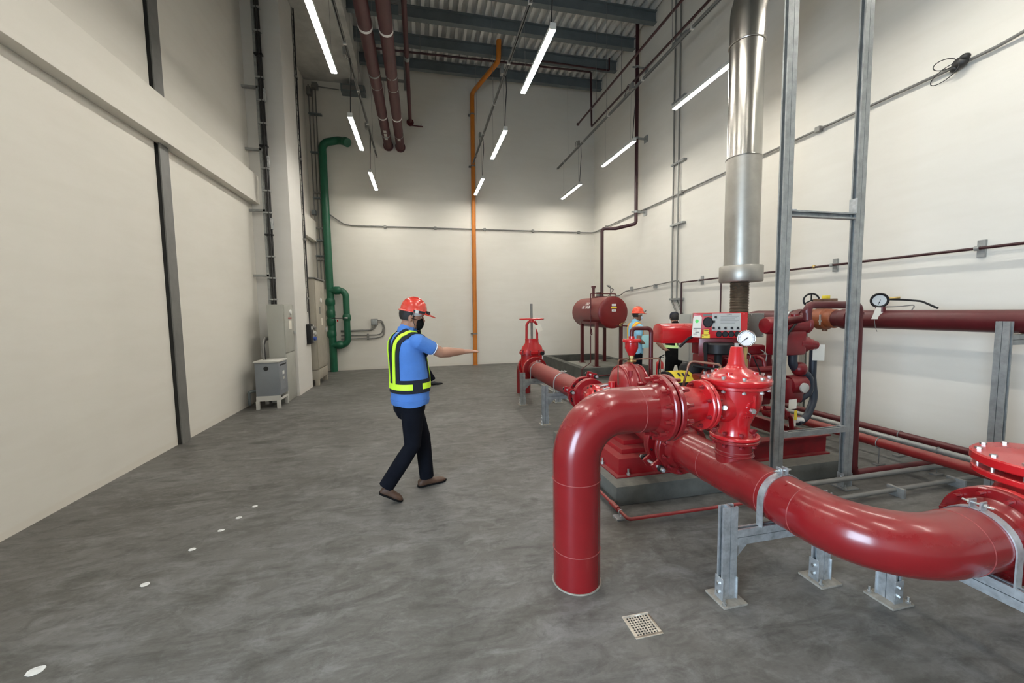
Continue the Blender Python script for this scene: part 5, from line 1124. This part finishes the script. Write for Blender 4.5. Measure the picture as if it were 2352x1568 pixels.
def wrap_strip(body, name, pts, width, mat, parent, off=.006, axis=None, n=48, thick=.003):
    """a cloth band laid on the body surface along pts"""
    tr = BVHTree.FromObject(body, bpy.context.evaluated_depsgraph_get()) if False else BVHTree.FromPolygons([v.co.copy() for v in body.data.vertices], [tuple(p.vertices) for p in body.data.polygons])
    P = [V(p) for p in pts]; seg = [0]
    for a, b in zip(P, P[1:]): seg.append(seg[-1]+(b-a).length)
    rings = []; mcount = 4
    for k in range(n+1):
        s = seg[-1]*k/n; i = max(j for j in range(len(seg)) if seg[j] <= s+1e-9); i = min(i, len(P)-2)
        f = (s-seg[i])/max(1e-9, seg[i+1]-seg[i]); p0, p1, p2, p3 = P[max(i-1, 0)], P[i], P[i+1], P[min(i+2, len(P)-1)]
        p = .5*((2*p1)+(-p0+p2)*f+(2*p0-5*p1+4*p2-p3)*f*f+(-p0+3*p1-3*p2+p3)*f**3)
        t = ((-p0+p2)+2*(2*p0-5*p1+4*p2-p3)*f+3*(-p0+3*p1-3*p2+p3)*f*f).normalized()
        h, nn, _, _ = tr.find_nearest(p)
        w = t.cross(nn).normalized() if axis is None else V(axis)
        row_o = []; row_i = []
        for j in range(mcount+1):
            q = h+w*width*(j/mcount-.5); hh, n2, _, _ = tr.find_nearest(q+nn*.01)
            row_o.append(hh+n2*(off+thick)); row_i.append(hh+n2*(off-.004))
        rings.append(row_o+row_i[::-1])
    return MB().rings(rings).obj(name, mat, parent, 0, 60)
def face_head(comps, hc, hf, hl, hu, s, skin):
    ax = (hf, hl, hu)
    comps.append((ellip(hc+hu*.02*s-hf*.008*s, ax, (.098*s, .077*s, .105*s)), skin))
    comps.append((ellip(hc-hu*.055*s+hf*.022*s, ax, (.068*s, .060*s, .070*s)), skin))
    comps.append((ellip(hc-hu*.098*s+hf*.058*s, ax, (.026*s, .026*s, .022*s)), skin))
    comps.append((etube([hc+hu*.012*s+hf*.086*s, hc-hu*.018*s+hf*.104*s, hc-hu*.034*s+hf*.104*s], [(.008*s, .010*s), (.012*s, .012*s), (.015*s, .010*s)], hl, 10), skin))
    for e in (-1, 1):
        comps.append((ellip(hc+hl*e*.078*s-hu*.012*s-hf*.012*s, (hf, (hl*e+hf*-.3).normalized(), hu), (.019*s, .008*s, .033*s)), skin))
        comps.append((ellip(hc+hl*e*.030*s+hu*.028*s+hf*.078*s, ax, (.014*s, .026*s, .008*s)), skin))
def head_extras(t, hc, hf, hl, hu, s, hair=True):
    ax = (hf, hl, hu)
    ey = MB(); ip = MB()
    for e in (-1, 1):
        c = hc+hl*e*.031*s+hu*.008*s+hf*.070*s; v = ellip(c, ax, (.011*s,)*3, 12, 8); ey.add(v.v, v.f); v = ellip(c+hf*.0068*s, ax, (.0058*s,)*3, 10, 6); ip.add(v.v, v.f)
    ey.obj('eyes', M_WHITE, t); ip.obj('irises', M_INK, t)
    mo = etube([hc-hu*.066*s+hf*.084*s+hl*.022*s, hc-hu*.064*s+hf*.089*s, hc-hu*.066*s+hf*.084*s-hl*.022*s], [(.004*s, .003*s)]*3, hu, 8); mo.obj('mouth', paint('lips', (.25, .09, .07), .6), t)
    if hair:
        c = hc+hu*.026*s-hf*.020*s; rs = []; n = 22; mb = MB()
        for i in range(10):
            ph = PI*(.0+.70*i/9); ss = max(math.sin(ph), .02); row = []
            for k in range(n):
                q = 2*PI*k/n; lo = 1.0 if math.cos(q) < .25 else 1.0
                ph2 = ph*(1.0 if math.cos(q) < .0 else 1.0-.48*math.cos(q)); s2 = max(math.sin(ph2), .02)
                row.append(c+hf*.100*s*s2*math.cos(q)+hl*.083*s*s2*math.sin(q)+hu*.108*s*math.cos(ph2))
            rs.append(row)
        mb.rings(rs); mb.obj('hair', M_HAIR, t)
def helmet(t, hc, hf, hl, hu, s, mat):
    o = hc+hu*.045*s+hf*.0*s; n = 40; rs = []
    def row(a, b, h, peak=0.0, dz=0.0):
        out = []
        for k in range(n):
            q = 2*PI*k/n; f = max(0.0, math.cos(q))**3
            out.append(o+hf*(a*math.cos(q)+peak*f)*s+hl*b*math.sin(q)*s+hu*(h+dz*f)*s)
        return out
    rs = [row(.124, .104, -.004), row(.138, .118, -.006, .075, -.018), row(.139, .119, .000, .077, -.016), row(.126, .107, .008, .006, .004), row(.121, .103, .045), row(.108, .092, .085), row(.083, .071, .113), row(.048, .041, .128), row(.012, .010, .133)]
    h = MB().rings(rs).obj('helmet', mat, t, 0, 50)
    for off in (-.030, 0, .030):
        pts = [o+hf*(.112*math.cos(a))*s+hl*off*s+hu*(.012+.124*math.sin(a)*(1-.0*abs(off)))*s for a in [PI*.16+PI*.68*k/14 for k in range(15)]]
        MB().tube(pts, .0065*s, 8).obj('helmet_rib', mat, h)
    sb = [o+hf*.106*s*math.cos(q)+hl*.086*s*math.sin(q)-hu*(.010+.012*(1-math.cos(q)))*s for q in [2*PI*k/30 for k in range(31)]]
    m = MB(); rr = [[p+hu*.012*s, p-hu*.014*s, p-hu*.014*s-(p-o).normalized()*.004, p+hu*.012*s-(p-o).normalized()*.004] for p in sb]; m.rings(rr, False); m.obj('head_band', M_LIGHTGREY, h)
    return h
def shoe(t, heel, toe, up, s, mat):
    heel, toe, up = V(heel), V(toe), V(up).normalized(); d = (toe-heel); L = d.length; d.normalize(); side = up.cross(d).normalized(); up = d.cross(side)
    mb = MB(); rs = []
    for f, w, h in ((-.02, .012, .03), (.0, .027, .055), (.12, .036, .075), (.3, .037, .082), (.45, .038, .066), (.62, .045, .048), (.8, .046, .040), (.93, .034, .032), (1.0, .014, .018)):
        c = heel+d*L*f; row = []
        for k in range(16):
            q = 2*PI*k/16; x = math.cos(q); y = math.sin(q); row.append(c+side*w*s*math.copysign(abs(x)**.7, x)+up*s*(h*.5+h*.5*math.copysign(abs(y)**.7, y)))
        rs.append(row)
    sh = mb.rings(rs).obj('shoe', mat, t, 0, 60)
    sl = MB(); rs = []
    for f, w in ((-.03, .018), (.0, .031), (.15, .040), (.42, .040), (.65, .049), (.82, .049), (.95, .036), (1.02, .015)):
        c = heel+d*L*f; rs.append([c-side*w*s, c+side*w*s, c+side*w*s+up*.014*s, c-side*w*s+up*.014*s])
    sl.rings(rs).obj('sole', M_BLKC, sh, 0, 30)
class Pose:
    def __init__(s, base, heading, sc=1.0):
        s.b = V((*base, 0)); s.f = V((math.cos(heading), math.sin(heading), 0)); s.l = V((-math.sin(heading), math.cos(heading), 0)); s.s = sc
    def __call__(s, f, l, u): return s.b+(s.f*f+s.l*l+V((0, 0, u)))*s.s
def torso(P, rows, mat):
    mb = MB(); rs = []; n = 28
    for u, f, dp, wd in rows:
        row = []
        for k in range(n):
            q = 2*PI*k/n; cx, sx = math.cos(q), math.sin(q)
            row.append(P(f+dp*math.copysign(abs(cx)**.85, cx), wd*math.copysign(abs(sx)**.85, sx), u))
        rs.append(row)
    return (mb.rings(rs), mat)
ROWS = [(.80, .0, .135, .172), (.86, .0, .142, .180), (.95, .0, .145, .180), (1.06, .005, .145, .174), (1.18, 0, .140, .178), (1.29, -.008, .130, .190), (1.37, -.015, .110, .182), (1.42, -.02, .085, .140), (1.455, -.015, .066, .078), (1.475, -.012, .055, .06)]
def person(name, label, P, J, mats, voxel, head, extras, rows=ROWS, sleeve=.62, hands=None, shoes=None, wide=1.0):
    s = P.s; t = thing(name, label, 'person', tuple(P.b)); shirt, trs, skin = mats; C = []
    C.append(torso(P, rows, shirt))
    C.append((etube([P(-.01, 0, .76), P(-.005, 0, .85), P(0, 0, .98)], [(.160*s, .135*s), (.165*s, .140*s), (.15*s, .12*s)], P.l, 24), trs))
    for sd in ('R', 'L'):
        sh, el, wr = V(J['sh'+sd]), V(J['el'+sd]), V(J['wr'+sd]); ks = sleeve
        mid = sh.lerp(el, ks)
        C.append((etube([P(rows[-1][1]-.005, (.05 if sd == 'L' else -.05), rows[-1][0]-.055), sh+V((0, 0, -.005))], [(.062*s, .055*s), (.066*s, .066*s)], P.f, 16), shirt))
        if ks < .99: C.append((etube([sh, sh.lerp(el, .35), mid], [(.068*s, .068*s), (.063*s, .064*s), (.060*s, .062*s)], P.l, 18, True), shirt))
        else: C.append((etube([sh, sh.lerp(el, .5), el, el.lerp(wr, .9)], [(.068*s, .068*s), (.060*s, .060*s), (.05*s, .05*s), (.038*s, .038*s)], P.l, 18), shirt))
        C.append((etube([sh.lerp(el, .3), el.lerp(sh, .1), el, el.lerp(wr, .35), wr], [(.050*s, .050*s), (.047*s, .048*s), (.046*s, .047*s), (.047*s, .046*s), (.030*s, .026*s)], P.l, 16), skin))
        hp, kn, an = V(J['hp'+sd]), V(J['kn'+sd]), V(J['an'+sd])
        C.append((etube([hp, hp.lerp(kn, .3), kn, kn.lerp(an, .35), an], [(.090*s*wide, .108*s*wide), (.086*s*wide, .100*s*wide), (.066*s*wide, .072*s*wide), (.066*s*wide, .070*s*wide), (.062*s*wide, .066*s*wide)], P.l, 20, False), trs))
        hd = J.get('hand'+sd)
        if hd: hand(C, wr, *hd, s, J.get('curl'+sd, .25), skin)
    hc, pitch, yawh = head; hf = (P.f*math.cos(yawh)+P.l*math.sin(yawh)); hl = V((0, 0, 1)).cross(hf); hu = V((0, 0, 1))*math.cos(pitch)+hf*math.sin(pitch); hf = hf*math.cos(pitch)-V((0, 0, 1))*math.sin(pitch)
    hc = V(hc); face_head(C, hc, hf, hl, hu, s, skin)
    C.append((etube([P(rows[-1][1]-.01, 0, rows[-1][0]-.06), P(rows[-1][1], 0, rows[-1][0]+.01), hc-hu*.05*s-hf*.02*s], [(.066*s, .066*s), (.058*s, .060*s), (.056*s, .062*s)], hl, 18), skin))
    C.append((etube([P(rows[-1][1], 0, rows[-1][0]-.035), P(rows[-1][1]+.004, 0, rows[-1][0]+.018)], [(.076*s, .078*s), (.066*s, .068*s)], P.l, 20), shirt))
    body = merge_body('body', C, voxel, t)
    head_extras(t, hc, hf, hl, hu, s)
    for sd in ('R', 'L'):
        if 'heel'+sd in J: shoe(t, J['heel'+sd], J['toe'+sd], J.get('fup'+sd, (0, 0, 1)), s, shoes)
    extras(t, body, P, hc, hf, hl, hu, s)
    return t
# --- walking man in the middle
P = Pose((-.115, 3.66), math.radians(23))
J = dict(shR=P(.01, -.185, 1.375), elR=V((.165, 3.585, 1.262)), wrR=V((.375, 3.70, 1.252)), handR=(V((1, .42, -.03)), (-.12, .15, 1), (-.42, 1, .1)), curlR=.08,
         shL=P(.0, .185, 1.375), elL=P(.0, .235, 1.10), wrL=P(.12, .19, .93), handL=((.5, .1, -.8), (0, 1, 0), (1, 0, .4)), curlL=.4,
         hpR=P(-.01, -.085, .86), knR=V((-.105, 3.545, .46)), anR=V((-.335, 3.488, .135)), hpL=P(.01, .085, .86), knL=V((-.015, 3.745, .46)), anL=V((.010, 3.762, .075)),
         heelR=(-.385, 3.475, .095), toeR=(-.205, 3.485, .002), fupR=(.45, 0, .9), heelL=(-.065, 3.735, .002), toeL=(.185, 3.825, .004))
ROW1 = [(.815, .0, .150, .175), (.86, .0, .158, .182), (.95, .005, .160, .182), (1.06, .005, .158, .178), (1.18, -.005, .150, .182), (1.29, -.02, .138, .192), (1.365, -.035, .115, .184), (1.415, -.035, .088, .140), (1.445, -.025, .068, .08), (1.465, -.015, .056, .06)]
def ex1(t, body, P, hc, hf, hl, hu, s):
    h = helmet(t, hc+hu*.004, hf, hl, hu, s*.93, M_HELM)
    o = hc+hu*.045
    for e in (-1, 1):
        MB().obox(o+hf*.118+hl*e*.045+hu*.012, (hf*.8+hl*e*.5), hu, (hl*-e*.8+hf*.5), .028, .014, .008).obj('goggle_lens', M_BLACK, h, .004)
    MB().obox(o+hf*.055-hl*.107+hu*.008, hf, hu, hl, .050, .010, .003).obj('goggle_strap', M_BLACK, h, .002)
    MB().obox(o+hf*.035-hl*.109+hu*.006, hf, hu, hl, .014, .013, .004).obj('buckle', M_LIGHTGREY, h, .003)
    MB().tube([hc-hl*.080+hu*.04+hf*.01, hc-hl*.082-hu*.03+hf*.015, hc-hl*.055-hu*.105+hf*.05], .003, 6).obj('chin_strap', M_CABLE, h)
    wrap_strip(body, 'collar_stripe', [P(-.015+.09*math.cos(a), .09*math.sin(a), 1.452) for a in [math.radians(95+170*k/10) for k in range(11)]], .007, M_TRIMW, t, .002, (0, 0, 1))
    mk = ellip(hc-hu*.050+hf*.050, (hf, hl, hu), (.060, .056, .066), 20, 12); mk.obj('face_mask', M_BLKC, t)
    MB().tube([hc-hu*.02+hf*.06-hl*.062, hc-hu*.012-hl*.082-hf*.004], .003, 6).obj('mask_loop', M_BLKC, t)
    # vest: navy harness with neon bands
    wrap_strip(body, 'shirt_hem', [P(.18*math.cos(a), .2*math.sin(a), .832) for a in [2*PI*k/24 for k in range(25)]], .055, M_SHIRT, t, .002, (0, 0, 1), 60)
    nb = P(-.012, 0, 1.468); wrap_strip(body, 'shirt_collar', [nb+(P.f*math.cos(a)+P.l*math.sin(a))*.09+V((0, 0, -.018*math.cos(a))) for a in [2*PI*k/24 for k in range(25)]], .046, M_SHIRT, t, .003, (0, 0, 1), 48)
    for sd in (-1, 1):
        path = [P(-.19, sd*.06, 1.00), P(-.19, sd*.065, 1.12), P(-.185, sd*.075, 1.25), P(-.15, sd*.09, 1.36), P(-.06, sd*.105, 1.43), P(.04, sd*.112, 1.40), P(.12, sd*.10, 1.28), P(.17, sd*.09, 1.12), P(.18, sd*.09, 1.0)]
        wrap_strip(body, 'vest_strap', path, .135, M_NAVY, t, .004); wrap_strip(body, 'neon_band', path, .042, M_NEON, t, .009)
    ring = [P(.0+.18*math.cos(q), .20*math.sin(q), 0) for q in [2*PI*k/16 for k in range(17)]]
    wrap_strip(body, 'vest_belt', [p+V((0, 0, .985)) for p in ring], .115, M_NAVY, t, .005, (0, 0, 1))
    for a0, a1 in ((math.radians(-75), math.radians(60)), (math.radians(130), math.radians(255))):
        wrap_strip(body, 'neon_band', [P(.18*math.cos(a0+(a1-a0)*k/10), .2*math.sin(a0+(a1-a0)*k/10), .985) for k in range(11)], .050, M_NEON, t, .010, (0, 0, 1))
    el = V(J['elR']); sh = V(J['shR']); d = (el-sh).normalized(); c = sh.lerp(el, .70)
    tr = BVHTree.FromPolygons([v.co.copy() for v in body.data.vertices], [tuple(p.vertices) for p in body.data.polygons])
    u, w, _ = frame(d); rr = []
    for k in range(25):
        q = 2*PI*k/24; e = u*math.cos(q)+w*math.sin(q); h1, n1, _, _ = tr.find_nearest(c+e*.064); p = h1+n1*.002
        rr.append([p+d*.005, p-d*.005, p-d*.005-e*.004, p+d*.005-e*.004])
    MB().rings(rr, False).obj('cuff_stripe', M_TRIMW, t)
person('person', 'person walking in orange hard hat, blue polo and neon harness, arm stretched out', P, J, (M_SHIRT, M_TROUS, M_SKIN), .0055, ((-.070, 3.665, 1.580), .20, -.42), ex1, ROW1, .62, shoes=M_SHOE)
# --- person mostly hidden behind the walking man
P = Pose((-.13, 9.05), math.radians(8), .97)
J = dict(shR=P(.0, -.18, 1.375), elR=P(-.02, -.23, 1.10), wrR=P(.08, -.22, .88), handR=((.3, 0, -1), (0, -1, 0), (1, 0, .3)), shL=P(0, .18, 1.375), elL=P(.0, .23, 1.1), wrL=P(.12, .2, .88), handL=((.3, 0, -1), (0, 1, 0), (1, 0, .3)),
         hpR=P(-.01, -.085, .86), knR=P(.16, -.09, .48), anR=P(.36, -.09, .12), hpL=P(.0, .085, .86), knL=P(.02, .085, .46), anL=P(-.16, .085, .15), heelR=P(.31, -.09, .004), toeR=P(.57, -.09, .02), heelL=P(-.24, .085, .06), toeL=P(-.02, .085, .004))
def ex2(t, body, P, hc, hf, hl, hu, s):
    ellip(hc-hu*.050*s+hf*.050*s, (hf, hl, hu), (.060*s, .056*s, .064*s), 18, 10).obj('face_mask', M_BLKC, t)
    for sd in (-1, 1):
        path = [P(-.17, sd*.09, 1.0), P(-.17, sd*.10, 1.2), P(-.1, sd*.11, 1.4), P(.05, sd*.10, 1.38), P(.14, sd*.08, 1.2), P(.17, sd*.07, 1.0)]
        wrap_strip(body, 'vest_band', path, .04, M_NEONG, t, .004)
person('person', 'person in black clothes and black shoes mostly hidden behind the walking man', P, J, (M_BLKC, M_TROUS, M_SKIND), .010, (P(.035, 0, 1.60), .05, 0), ex2, ROWS, 1.0, shoes=M_SHOEB)
# --- person with folder by the tank
P = Pose((4.13, 7.2), math.radians(2), .935)
J = dict(shR=P(.0, -.175, 1.36), elR=P(-.06, -.22, 1.09), wrR=P(.12, -.20, .99), handR=((.9, .2, .1), (0, -.9, .3), (.2, .2, 1)), curlR=.6, shL=P(0, .175, 1.36), elL=P(-.02, .22, 1.09), wrL=P(.16, .14, 1.0), handL=((.9, -.3, .1), (0, .9, .3), (.2, -.2, 1)), curlL=.5,
         hpR=P(0, -.085, .86), knR=P(.02, -.09, .47), anR=P(.0, -.09, .10), hpL=P(0, .085, .86), knL=P(.03, .09, .47), anL=P(.02, .09, .10), heelR=P(-.06, -.09, .002), toeR=P(.20, -.11, .002), heelL=P(-.04, .09, .002), toeL=P(.22, .11, .002))
def ex3(t, body, P, hc, hf, hl, hu, s):
    h = helmet(t, hc, hf, hl, hu, s, M_HELM2); o = hc+hu*.045*s
    MB().obox(o+hf*.115*s-hl*.06*s+hu*.022*s, (hf*.7-hl*.2+hu*.5), hu, hl, .045*s, .008*s, .006).obj('goggle_strap', M_BLACK, h)
    ellip(hc-hu*.052*s+hf*.052*s, (hf, hl, hu), (.060*s, .056*s, .056*s), 18, 10).obj('face_mask', M_MASKB, t)
    for sd in (-1, 1):
        path = [P(-.16, sd*.10, .98), P(-.165, sd*.105, 1.2), P(-.1, sd*.115, 1.40), P(.05, sd*.11, 1.38), P(.13, sd*.10, 1.2), P(.165, sd*.09, .95)]
        wrap_strip(body, 'vest_strap', path, .075, M_VESTO, t, .004); wrap_strip(body, 'neon_band', path, .028, M_YEL, t, .009)
    wrap_strip(body, 'vest_panel', [P(.17, -.16, 1.0), P(.185, -.1, 1.0), P(.19, 0, 1.0), P(.18, .12, 1.0)], .16, M_VESTO, t, .006, (0, 0, 1))
person('person', 'person in orange hard hat, light blue shirt and orange vest beside the tank', P, J, (M_SHIRTL, M_TROUS, M_SKIND), .009, (P(.05, 0, 1.60), .02, 0), ex3, ROWS, .60, shoes=M_SHOEB)
fo = P(.10, -.235, 1.06)
tag(MB().obox(fo, (.98, -.05, .1), (-.1, 0, 1), (.05, 1, 0), .085, .125, .004).obj('document_folder', M_FOLDER, None, .002), 'pale blue folder held at the chest of the person by the tank', 'folder')
# --- person in black with hand on hip, seen from behind
P = Pose((4.48, 6.40), math.radians(72), .91)
J = dict(shL=P(.06, .175, 1.36), elL=P(-.02, .36, 1.12), wrL=P(.02, .22, .97), handL=((.2, -.9, -.2), (-.5, .5, .6), (.5, .2, -.8)), curlL=.5, shR=P(.06, -.175, 1.36), elR=P(.14, -.22, 1.1), wrR=P(.30, -.16, 1.05), handR=((1, 0, .1), (0, -.9, .4), (0, .4, 1)), curlR=.4,
         hpR=P(-.02, -.09, .86), knR=P(.0, -.14, .47), anR=P(-.03, -.19, .10), hpL=P(-.02, .09, .86), knL=P(.02, .14, .47), anL=P(-.02, .19, .10), heelR=P(-.09, -.19, .002), toeR=P(.17, -.22, .002), heelL=P(-.08, .19, .002), toeL=P(.18, .23, .002))
ROW4 = [(u, f+max(0, u-.95)*.15, d, w*1.13) for u, f, d, w in ROWS]
def ex4(t, body, P, hc, hf, hl, hu, s):
    c = hc+hu*.035*s; mb = MB(); rs = []
    for r, h in ((.100, -.03), (.102, .0), (.100, .04), (.085, .075), (.05, .095), (.01, .10)): rs.append([c+(hf*1.06*math.cos(q)+hl*.88*math.sin(q))*r*s+hu*h*s for q in [2*PI*k/24 for k in range(24)]])
    cp = mb.rings(rs).obj('cap', M_NAVY, t)
    MB().obox(c+hf*.13*s-hu*.02*s, hf, hl, hu, .045*s, .06*s, .004).obj('cap_peak', M_NAVY, cp, .003)
    ring = [P(.02+.18*math.cos(q), .20*math.sin(q), 1.03) for q in [2*PI*k/16 for k in range(17)]]
    wrap_strip(body, 'neon_belt', ring, .05, M_NEONG, t, .004, (0, 0, 1))
    for sd in (-1, 1): wrap_strip(body, 'neon_band', [P(-.15, sd*.03, 1.03), P(-.14, sd*.05, 1.2), P(-.08, sd*.09, 1.38)], .035, M_NEONG, t, .004)
    MB().tube([V(J['wrL'])+V((0, 0, .0)), V(J['wrL']).lerp(V(J['elL']), .12)], .030*s, 12).obj('watch', M_BLACK, t)
person('person', 'person in black cap and black clothes with neon belt, hand on hip, back turned', P, J, (M_BLKC, M_BLKC, M_SKIN), .009, (P(.13, 0, 1.575), .15, -.1), ex4, ROW4, .55, shoes=M_SHOEB, wide=1.12)
